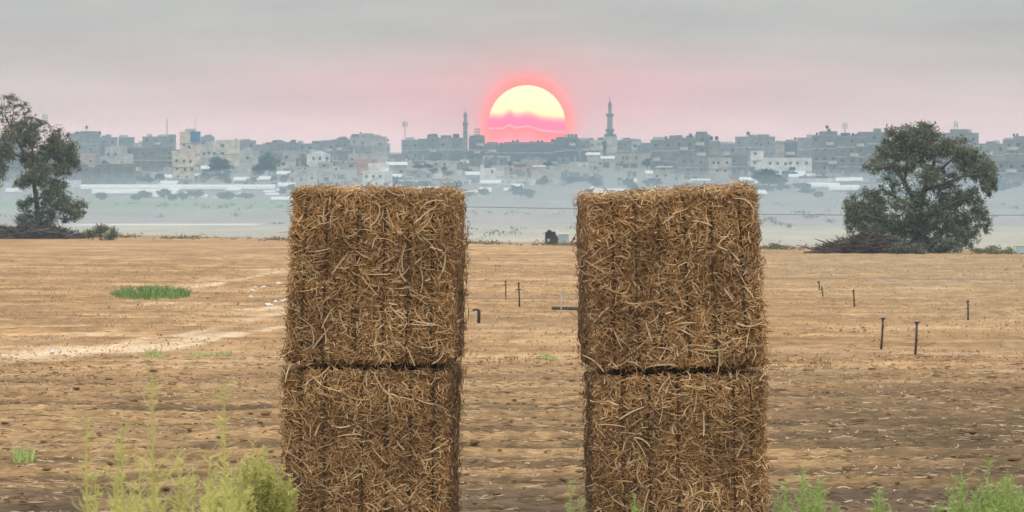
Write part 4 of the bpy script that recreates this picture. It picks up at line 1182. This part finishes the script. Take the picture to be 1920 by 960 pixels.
B(956, 982, 332, 347, 'l', 'pale raised part behind the long white low building', wins=None)
# ---- around the tall minaret
B(1103, 1137, 262, 303, 'l', 'pale house with two windows beside the tall minaret', wins=[(1122, 270), (1129, 269), (1110, 272)], rz=0, wpx=4)
B(1131, 1157, 256, 303, 'l', 'pale mosque hall behind the foot of the tall minaret', name='mosque_hall', cat='mosque', wins=None, rz=0, pent=[(1150, 1156, 255)], mark='the tall minaret')
b = B(1157, 1182, 263, 300, 'g', 'cluttered house with stacked balconies beside the tall minaret', wins=[(1163, 270), (1163, 277), (1172, 272)], pent=[(1164, 1180, 261, 'l')])
kd = K * b['_d']; mb = MB(); mb.add([(2 * kd, 0, b['_h'] + 1 * kd), (9 * kd, 0, b['_h'] + 6 * kd), (9 * kd, 2, b['_h'] + 6 * kd), (2 * kd, 2, b['_h'] + 1 * kd), (2 * kd, .1, b['_h'] + .3 * kd), (9 * kd, .1, b['_h'] + 5 * kd), (9 * kd, 1.9, b['_h'] + 5 * kd), (2 * kd, 1.9, b['_h'] + .3 * kd)],
              [(0, 1, 2, 3), (7, 6, 5, 4), (0, 4, 5, 1), (1, 5, 6, 2), (2, 6, 7, 3), (3, 7, 4, 0)]); mb.obj('solar_panel', M['glass'], b)
B(1180, 1202, 265, 298, 'l', 'pale house behind the tan house with arched windows')
B(1198, 1222, 272, 300, 'g', 'low grey house with a dark bushy roof garden')
B(1153, 1198, 286, 314, 'k', 'tan house with three dark windows at the tall minaret', wins=[(1168, 296), (1176, 296), (1193, 296)], rz=0, wpx=4, hpx=7, mark='the tan house by the tall minaret')
B(1198, 1232, 285, 314, 'k', 'tan house with a wide dark gateway', wins=[(1221, 297)], rz=0, wpx=5, hpx=7)
B(1100, 1122, 291, 305, 'l', 'pale house below the mosque hall', wins=None, roof='tin')
B(1130, 1154, 298, 306, 'l', 'pale tin-roofed shed below the tall minaret', wins=None, roof='tin', name='low_shed', cat='shed')
# ---- east side
b = B(1220, 1262, 262, 320, 'g', 'grey house with a roof sloping up to one side', pent=[(1255, 1270, 254, 'g')])
water_tank(1249, 261, 6, b['_d'], 'dark tank by the sloping roof')
b = B(1262, 1305, 258, 325, 'g', 'big bare concrete house with a single tank')
water_tank(1295, 258, 8, b['_d'], 'single dark tank on the big bare concrete house')
b = B(1303, 1329, 252, 330, 'g', 'tall bare concrete house with two tanks at its side')
for px in (1334, 1344): water_tank(px, 263, 8, b['_d'] - 5, 'dark tank of the pair beside the tall concrete house')
B(1329, 1350, 264, 328, 'h', 'lower concrete wing holding two tanks', wins=None)
B(1270, 1330, 292, 334, 'h', 'wide grey apartment block with a row of small windows', 'apartment_block', wins=[(1283, 303), (1297, 303), (1314, 304), (1290, 318), (1315, 318)], rz=0, cat='building', mark='the wide apartment block')
B(1330, 1372, 296, 336, 'l', 'paler block joined to the wide apartment block', 'apartment_block', wins=[(1338, 305), (1347, 305), (1363, 305), (1345, 320), (1360, 320)], rz=0, cat='building')
B(1370, 1402, 290, 332, 'g', 'dark-windowed grey block next to the white house end', 'apartment_block', rz=0, cat='building')
B(1346, 1382, 270, 310, 'h', 'low link building between two concrete blocks')
b = B(1380, 1453, 256, 312, 'h', 'long concrete block with a square tank on legs', 'apartment_block', pent=[(1421, 1443, 252)], rz=0, wins=[(1386, 268), (1418, 270), (1427, 271), (1441, 268), (1400, 278)], cat='building', mark='the block with the square tank')
water_tank(1403, 256, 6.5, b['_d'], 'square dark tank standing on the long concrete block', 2.5, wpx=7)
B(1452, 1478, 269, 306, 'k', 'tan flat house beside the long concrete block', wins=None)
b = B(1473, 1498, 266, 312, 'd', 'dark house with a ball-shaped tank')
water_tank(1491, 265, 5.5, b['_d'], 'round dark tank on a thin stand', 2)
B(1408, 1432, 283, 318, 'w', 'white house end with balcony openings', wins=[(1416, 288), (1415, 305)], rz=0)
B(1440, 1468, 282, 302, 'w', 'white upper storey above the long white terrace', wins=None, rz=0)
B(1466, 1500, 284, 304, 'l', 'pale upper house at the end of the long white terrace', wins=[(1490, 289)], rz=0)
B(1430, 1532, 296, 321, 'w', 'long white terrace with a line of dark windows', 'terrace', wins=[(1444, 306), (1458, 306), (1473, 307), (1482, 306), (1495, 306), (1512, 306), (1525, 307)], rz=0, cat='building', mark='the long white terrace')
b = B(1496, 1540, 258, 320, 'h', 'grey house with a pale band of four windows', wins=[(1511, 280), (1517, 280), (1523, 280), (1530, 280)], rz=0, wpx=3.5, hpx=5)
b = B(1522, 1572, 253, 325, 'g', 'stepped hilltop house carrying the highest tank', pent=[(1536, 1568, 246)], mark='the house with the highest tank')
water_tank(1551, 241, 6, b['_d'], 'highest dark tank on the stepped hilltop house', 0, wpx=6.5)
mb = MB(); kd = K * b['_d']; mb.box(3 * kd, 5.5 * kd, 1.5, 3, b['_h'] + 6 * kd, b['_h'] + 13 * kd); mb.obj('tank_plinth', M['wall_g'], b)
for px, yy in ((1532, 253), (1556, 246)): water_tank(px, yy, 5, b['_d'], 'lesser dark tank on the stepped hilltop house')
b = B(1570, 1625, 255, 330, 'g', 'grey hilltop block with a small roof pavilion', pent=[(1576, 1594, 249, 'd')])
water_tank(1600, 254, 5, b['_d'], 'dark tank beside the roof pavilion')
b = B(1610, 1668, 247, 330, 'g', 'broad grey hilltop block half hidden by the broad tree')
water_tank(1662, 247, 8, b['_d'], 'dark tank over the corner by the broad tree')
b = B(1762, 1835, 249, 340, 'h', 'grey gabled hall with a water tower behind the broad tree', pent=[(1783, 1816, 242)], rz=0, cat='building', mark='the water tower hall')
water_tank(1793, 241, 11, b['_d'], 'pale tall tank of the water tower', 4, 'tank_white', 8)
B(1842, 1886, 269, 330, 'h', 'low grey block beyond the gabled hall')
b = B(1883, 1935, 262, 335, 'h', 'grey block with small tanks beyond the broad tree', pent=[(1902, 1935, 255)])
for px in (1902, 1908): water_tank(px, 255, 5, b['_d'], 'small tank on the grey block beyond the broad tree')
B(1865, 1930, 300, 345, 'g', 'grey house row at the far end of the slope', mark='the far end row')
B(1225, 1262, 318, 346, 'l', 'white cube house with two square windows and a flat white canopy', wins=[(1232, 330), (1248, 329)], rz=0, pent=[(1239, 1248, 314)], mark='the white cube house with a canopy')
mb = MB(); b = COL.objects[-1]
b = [o for o in COL.objects if o.get('label', '').startswith('white cube house with two')][0]
kd = K * b['_d']; mb.box(-14 * kd, 17 * kd, -1, 5, b['_h'] + 4 * kd, b['_h'] + 6.5 * kd); mb.obj('canopy', M['tin'], b)
B(1262, 1282, 326, 348, 'l', 'pale annex of the white cube house', wins=[(1268, 335)])
B(1298, 1346, 338, 350, 'l', 'long pale yard wall above the bale', wins=None, name='yard_wall', cat='wall', dep=1.2)
B(1345, 1397, 337, 349, 'l', 'pinkish pale yard wall next to the large town tree', wins=None, name='yard_wall', cat='wall', dep=1.2)
B(1453, 1562, 335, 345, 'w', 'long low white wall with dark doorways', wins=[(1465, 338), (1478, 338), (1510, 338), (1540, 338)], name='low_shed', cat='shed', rz=0, wpx=2, hpx=4, mark='the low white wall with doorways')
B(1612, 1660, 345, 360, 'l', 'pale shed glimpsed through the broad tree', wins=None, name='low_shed', cat='shed')
B(-10, 40, 268, 330, 'g', 'grey house seen through the tall tree')
B(20, 60, 335, 352, 'l', 'pale shed under the tall tree', wins=None, name='low_shed', cat='shed')
B(60, 130, 300, 345, 'h', 'grey house hidden behind the tall tree')

# ---- the rest of the packed slope
spots = []
tries = 0
while len(spots) < 135 and tries < 5000:
    tries += 1
    yb = random.choice((random.uniform(287, 318), random.uniform(300, 352))); px = random.uniform(-20, 1940); w = random.uniform(20, 48)
    if any(abs(px - a) < (w + b_) * .42 and abs(yb - c_) < 11 for a, b_, c_ in spots): continue
    spots.append((px, w, yb))
for px, w, yb in sorted(spots, key=lambda s: s[2]):
    h = random.uniform(12, 21) + (3 if yb < 305 else 0) if yb < 312 else random.uniform(8, 14)
    lim = 264 + 5 * math.sin(px * .013) if not 900 < px < 1045 else 272
    wc = random.choice('ggghhhdddlllkk')
    top = max(yb - h, lim); rel, mk = whereabouts(px, yb)
    B(px - w / 2, px + w / 2, top, yb, wc, '%s %s concrete house %s %s' % ('wide' if w > 36 else 'narrow' if w < 26 else 'plain',
      {'g': 'grey', 'h': 'mid-grey', 'd': 'dark', 'l': 'pale', 'k': 'tan'}[wc], rel, mk), group='plain houses on the town slope',
      pent=[(px - w * .3, px - w * random.uniform(-.05, .15), top - random.uniform(2, 4))] if random.random() < .5 and top > 272 else ())
for px, w, yb in random.sample(spots, 48):
    b = [o for o in COL.objects if o.type == 'EMPTY' and abs(o.location.x - (px - 960) * K * dist_for(yb)) < .01 and o.get('group') == 'plain houses on the town slope']
    if not b: continue
    b = b[0]; ztop = b.location.z + b['_h']; dd_ = b['_d']; rel, mk = whereabouts(px, yb)
    for k in range(random.choice((1, 1, 2))):
        water_tank(px + (k - .3) * 5, HORIZON - (ztop - .25 - EYE) / K / dd_, random.uniform(3.6, 5.2), dd_, 'small roof tank on a plain house %s %s' % (rel, mk), 0, random.choice(('tank_black', 'tank_black', 'tank_white')))
cubes = []
tries = 0
while len(cubes) < 170 and tries < 6000:
    tries += 1
    px = random.uniform(120, 1930); yb = random.uniform(284, 350); w = random.uniform(10, 24)
    if any(abs(px - a) < (w + b_) * .5 and abs(yb - c_) < 8 for a, b_, c_ in cubes): continue
    cubes.append((px, w, yb))
for px, w, yb in cubes:
    h = random.uniform(7, 12); wc = random.choice('wllcckpd'); rel, mk = whereabouts(px, yb)
    B(px - w / 2, px + w / 2, max(yb - h, 268), yb, wc, 'small %s cube house %s %s' % ({'w': 'white', 'l': 'pale grey', 'c': 'cream', 'k': 'tan', 'p': 'pinkish', 'd': 'dark'}[wc], rel, mk),
      'cube_house', group='small cube houses on the town slope')
for i in range(44):
    px = random.uniform(150, 1900); yb = random.uniform(324, 372); w = random.uniform(14, 34)
    rel, mk = whereabouts(px, yb)
    B(px - w / 2, px + w / 2, yb - random.uniform(5, 8), yb, random.choice('wwll'), '%s whitish shed with a tin roof %s %s' % ('long' if w > 24 else 'short', rel, mk), 'tin_shed', wins=None, roof='tin',
      group='tin sheds at the foot of the slope', cat='shed')


# ---- valley scrub and the ragged field edge
def low_scatter(name, x, d, h, leaf, m, label, cat, per=14):
    n = len(x); j = np.repeat(np.arange(n), per)
    u = RNG.normal(0, .42, (len(j), 3)); u[:, 2] = np.abs(u[:, 2])
    c = np.stack([x[j] + u[:, 0] * h[j] * 1.8, d[j] + u[:, 1] * h[j] * 1.5, base_z(x[j], d[j]) + u[:, 2] * h[j]], -1)
    v, q = leaf_quads(c, leaf)
    tag(link(name, mesh_np(name, v, q, mats=[m])), label, cat, kind='stuff')


n = 420
dv = RNG.uniform(1180, 1960, n); xv = RNG.uniform(-.075, .075, n) * dv
kp = vnoise(xv / 22, dv / 120, 97) > .42
low_scatter('valley_scrub', xv[kp], dv[kp], RNG.uniform(.3, 1.1, n)[kp], .5, M['leaf_far'], 'scattered low scrub on the hazy valley floor', 'scrub', 16)
n = 1500
xv = RNG.uniform(-36, 27, n); dv = edge_at(xv) + RNG.normal(-2, 6, n)
kp = (vnoise(xv / 1.6, 0 * xv, 98) > .45) | (RNG.random(n) < .12)
low_scatter('edge_weeds', xv[kp], dv[kp], RNG.gamma(2, .07, n)[kp], .10, M['edge_weed'], 'low dry weeds and rubble along the far edge of the field', 'weeds', 12)
n = 900
dv = RNG.uniform(122, 330, n); xv = RNG.uniform(-.07, .07, n) * dv
kp = vnoise(xv / 4, dv / 9, 99) > .55
low_scatter('stubble', xv[kp], dv[kp], RNG.gamma(2, .018, n)[kp], .045, M['edge_weed'], 'sparse dry stubble on the sandy field', 'stubble', 9)


# ---- minarets
def minaret(px, rows, d, label):
    kd = K * d; x = (px - 960) * kd; zb = gz(x, d)
    root = empty('minaret', (x, d, zb), 0, label, 'minaret')
    Z = lambda py: EYE + (HORIZON - py) * kd - zb
    for nm, m, prof in rows:
        pr = [(r * kd, 0 if py is None else Z(py)) for r, py in prof]
        mb = MB(); mb.lathe(pr, 16); o = mb.obj(nm, M[m], root, False)
        if nm == 'shaft':
            for k in range(3):
                zz = pr[0][1] + (pr[1][1] - pr[0][1]) * (.45 + .2 * k)
                w = add_window(root, 0, zz, 1.0, 1.3, -pr[0][0] * .96)
    return root


minaret(1143.5, [('base', 'minaret', [(9, None), (9, 291)]), ('shaft', 'minaret', [(6.2, 291), (5.6, 250)]),
                 ('balcony', 'minaret_trim', [(5.6, 250), (8.2, 244.5), (8.2, 242)]), ('middle_shaft', 'minaret', [(5.3, 242), (5.0, 220)]),
                 ('upper_balcony', 'minaret_trim', [(5, 220), (7.6, 215.5), (7.6, 213)]), ('lantern', 'minaret', [(3.4, 213), (3.3, 199.5)]),
                 ('cap_cornice', 'minaret_trim', [(3.4, 199.5), (4.4, 198), (4.2, 196.5)]), ('spire', 'minaret_trim', [(3.6, 196.5), (2.6, 193), (1.1, 190.5), (1.0, 189)]),
                 ('finial', 'minaret_trim', [(.8, 189), (.45, 187), (.7, 186), (.2, 181)])], dist_for(296), 'tall stone minaret with two balconies and a pointed cap')
minaret(872.5, [('base', 'minaret', [(6, None), (6, 280)]), ('shaft', 'minaret', [(4.6, 280), (4.2, 236)]),
                ('balcony', 'minaret_trim', [(4.2, 236), (5.6, 231.5), (5.6, 229.5)]), ('lantern', 'minaret', [(3.2, 229.5), (3.1, 219)]),
                ('dome', 'minaret_trim', [(3.5, 219), (3.8, 217), (3.3, 214), (1.8, 211.5), (.6, 210)]), ('finial', 'minaret_trim', [(.6, 210), (.3, 208), (.2, 203.5)])],
        dist_for(292), 'slender minaret with one balcony and a small dome')


# ---- masts
def mast(px, yt, yb, d, label, panels=0, w=.12):
    kd = K * d; x = (px - 960) * kd; zb = gz(x, d); zt = EYE + (HORIZON - yt) * kd - zb
    root = empty('radio_mast', (x, d, zb), 0, label, 'mast')
    mb = MB()
    for a in (0, 2.09, 4.19): mb.tube([(w * 3 * math.cos(a), w * 3 * math.sin(a), 0), (w * math.cos(a), w * math.sin(a), zt)], w * .45, 4)
    for k in range(14):
        z0 = zt * k / 14; z1 = zt * (k + 1) / 14; s = w * (3 - 2 * k / 14)
        mb.tube([(-s, 0, z0), (s * .9, 0, z1)], w * .3, 4)
    mb.obj('lattice', M['mast'], root)
    for k in range(panels):
        a = k * 2.09 + .4
        mb = MB(); c, s = math.cos(a), math.sin(a); px_, py_ = .9 * c, .9 * s
        mb.box(px_ - .16, px_ + .16, py_ - .1, py_ + .1, zt - 2.6, zt - .5); mb.tube([(0, 0, zt - 1.5), (px_, py_, zt - 1.5)], .05, 4); mb.obj('antenna_panel', M['mast'], root)
    return root


dm = dist_for(300)
mast(759, 226, 262, dm, 'lattice radio mast with antenna panels on the skyline', 3)
mast(313, 222, 256, dm, 'thin radio mast above the flat grey rooftops', 0, .13)
mast(366, 220, 247, dm, 'faint needle mast above the blue-sided tower', 0, .07)
mast(1584, 229, 250, dm, 'short mast with panels above the roof pavilion', 2, .16)
mast(84, 212, 262, dm, 'pole mast rising beside the tall tree', 2, .12)


# ---- greenhouses on the valley floor
def tunnel(px0, px1, yt, yb, label, name='greenhouse', along=True, n=1, ends=True, rz=0.0, group=None):
    d = dist_for(yb); kd = K * d; W = (px1 - px0) * kd; H = (yb - yt) * kd; x = ((px0 + px1) / 2 - 960) * kd
    root = empty(name, (x, d, gz(x, d) - .1), rz, label, 'greenhouse', group)
    mb = MB(); sg = 10
    span = max(H * 2.2, 5.0) if along else W
    arc = [(math.cos(math.pi * k / sg), math.sin(math.pi * k / sg) ** .8) for k in range(sg + 1)]
    if along:
        m_ = max(2, int(W / 2.5)); vs, fs = [], []
        for i in range(m_ + 1):
            xx_ = -W / 2 + W * i / m_; sag = 1 - .03 * (i % 2)
            vs += [(xx_, span / 2 - c * span / 2, s * H * sag) for c, s in arc]
        for i in range(m_):
            for k in range(sg): a = i * (sg + 1) + k; fs.append((a, a + sg + 1, a + sg + 2, a + 1))
        fs.append(tuple(range(sg + 1))); fs.append(tuple(m_ * (sg + 1) + k for k in range(sg + 1))[::-1])
    else:
        vs, fs = [], []; dep = 18
        for i in range(7): vs += [(-c * W / 2, dep * i / 6, s * H) for c, s in arc]
        for i in range(6):
            for k in range(sg): a = i * (sg + 1) + k; fs.append((a, a + 1, a + sg + 2, a + sg + 1))
        fs.append(tuple(range(sg + 1))[::-1]); fs.append(tuple(6 * (sg + 1) + k for k in range(sg + 1)))
    mb.add(vs, fs); mb.obj('film', M['plastic_film'], root)
    mb = MB()
    if along: mb.box(-W / 2, W / 2, -.06, .0, 0, H * .22)
    else: mb.box(-W * .12, W * .12, -.06, .02, 0, H * .55)
    mb.obj('side_vent' if along else 'door', M['wall_h'], root)
    return root


tunnel(150, 516, 345, 357, 'very long white plastic greenhouse across the foot of the slope')
tunnel(172, 332, 354, 365, 'white plastic greenhouse in front of the very long one')
tunnel(262, 345, 361, 371, 'short white plastic greenhouse with a drooping edge')
tunnel(455, 500, 333, 342, 'small tilted white greenhouse roof under the town trees')
for a, b, t, q in ((358, 386, 362, 370), (398, 424, 363, 371), (436, 454, 361, 368), (330, 350, 360, 368)):
    tunnel(a, b, t, q, 'small white plastic tunnel end in a row before the greenhouses', along=False, group='small plastic tunnels')
for a, b, t, q in ((494, 516, 356, 361), (498, 522, 361, 366), (518, 532, 353, 358), (508, 548, 368, 376)):
    tunnel(a, b, t, q, 'tiny white cloche tunnel at the end of the greenhouses', group='cloche tunnels by the bale')
tunnel(766, 822, 348, 360, 'pale arched greenhouse just above the bale top')
tunnel(872, 896, 356, 360, 'small white tunnel between the bale stacks', group='white tunnels between the stacks')
tunnel(898, 922, 351, 362, 'bright white tunnel between the bale stacks')
tunnel(944, 982, 351, 359, 'low white tunnel on the valley floor between the stacks')
tunnel(1118, 1172, 353, 359, 'thin white tunnel behind the bale with the sloping top')
tunnel(1106, 1120, 349, 357, 'stubby white tunnel beside the thin one', along=False)
tunnel(1500, 1575, 342, 353, 'long light blue-white greenhouse below the white terrace')
tunnel(1555, 1640, 346, 359, 'light blue-white greenhouse reaching behind the broad tree')
tunnel(10, 40, 352, 362, 'white greenhouse seen under the tall tree')


# ---- trees in the town
def town_tree(px, yt, yb, wpx, label, group=None, n=900):
    d = dist_for(yb) - 6; kd = K * d; x = (px - 960) * kd; zb = gz(x, d); H = (yb - yt) * kd; W = wpx * kd / 2
    root = empty('town_tree', (x, d, zb - .1), 0, label, 'tree', group)
    mb = MB(); mb.tube([(0, 0, 0), (.1, 0, H * .4), (0, 0, H * .8)], [.28, .2, .08], 6); mb.obj('trunk', M['bark'], root)
    ns = 22
    spr = unit(RNG.normal(0, 1, (ns, 3))) * RNG.random((ns, 1)) ** .4
    p = spr[RNG.integers(0, ns, n)] * .8 + RNG.normal(0, .14, (n, 3))
    c = p * np.array([W, W, H * .40]) + np.array([0, 0, H * .56])
    c[:, 2] = np.maximum(c[:, 2], .3)
    v, q = leaf_quads(c, .75)
    link('crown', mesh_np('crown', v, q, mats=[M['leaf_far']]), root)
    return root


town_tree(410, 292, 330, 52, 'big rounded dark tree before the pale cream block', n=2200)
town_tree(505, 281, 332, 44, 'tall dark tree beside the wide grey house', n=2000)
town_tree(488, 300, 334, 30, 'smaller dark tree at the side of the tall dark town tree')
town_tree(1440, 312, 356, 62, 'large dark town tree below the white terrace', n=2200)
town_tree(1213, 296, 316, 24, 'dark tree filling the gateway of the tan house')
town_tree(1478, 318, 336, 40, 'spreading tree under the line of terrace windows')
town_tree(1552, 300, 322, 40, 'dark tree beside the end of the white terrace')
town_tree(1028, 300, 322, 26, 'bare-looking tree between the pale slope houses')
low = 'bushy tree in the hazy belt at the foot of the town'
for i in range(120):
    px = random.uniform(150, 1920); yb = random.uniform(338, 373)
    if px < 520 and yb > 345: yb = random.uniform(338, 345) if i % 2 else random.uniform(370, 377)
    rel, mk = whereabouts(px, yb); w = random.uniform(18, 42)
    town_tree(px, yb - random.uniform(10, 19), yb, w, '%s hazy tree %s %s' % ('wide bushy' if w > 30 else 'compact bushy', rel, mk), 'trees at the foot of the town', 420)
for i in range(40):
    px = random.uniform(150, 1920); yb = random.uniform(298, 336)
    rel, mk = whereabouts(px, yb)
    town_tree(px, yb - random.uniform(9, 15), yb, random.uniform(12, 26), 'small dark tree among houses %s %s' % (rel, mk), 'trees between the houses', 320)

# ------------------------------------------------------------------ evening haze over the whole place
mb = MB(); mb.box(-1260, 1260, -90, 4290, -13, 30.5)
hm = bpy.data.materials.new('haze'); hm.use_nodes = True; nt = hm.node_tree; nt.nodes.clear()
pv = nt.nodes.new('ShaderNodeVolumePrincipled'); pv.inputs['Color'].default_value = HAZE_COLOR; pv.inputs['Density'].default_value = HAZE_DENSITY
pv.inputs['Anisotropy'].default_value = 0.0
om = nt.nodes.new('ShaderNodeOutputMaterial'); nt.links.new(pv.outputs[0], om.inputs['Volume'])
tag(mb.obj('haze', hm), 'thin bluish evening haze over field, valley and town', 'haze', kind='stuff')

mb = MB(); mb.box(-1240, 1240, 690, 2880, -12.5, -3.2)
mm = hm.copy(); mm.name = 'low_mist'
pn = [n_ for n_ in mm.node_tree.nodes if n_.type == 'PRINCIPLED_VOLUME'][0]
pn.inputs['Color'].default_value = MIST_COLOR; pn.inputs['Density'].default_value = MIST_DENSITY
tag(mb.obj('haze', mm), 'low blue mist lying over the valley floor before the town', 'haze', kind='stuff')

for o in COL.objects:
    for k_ in ('_h', '_d'):
        if k_ in o: del o[k_]
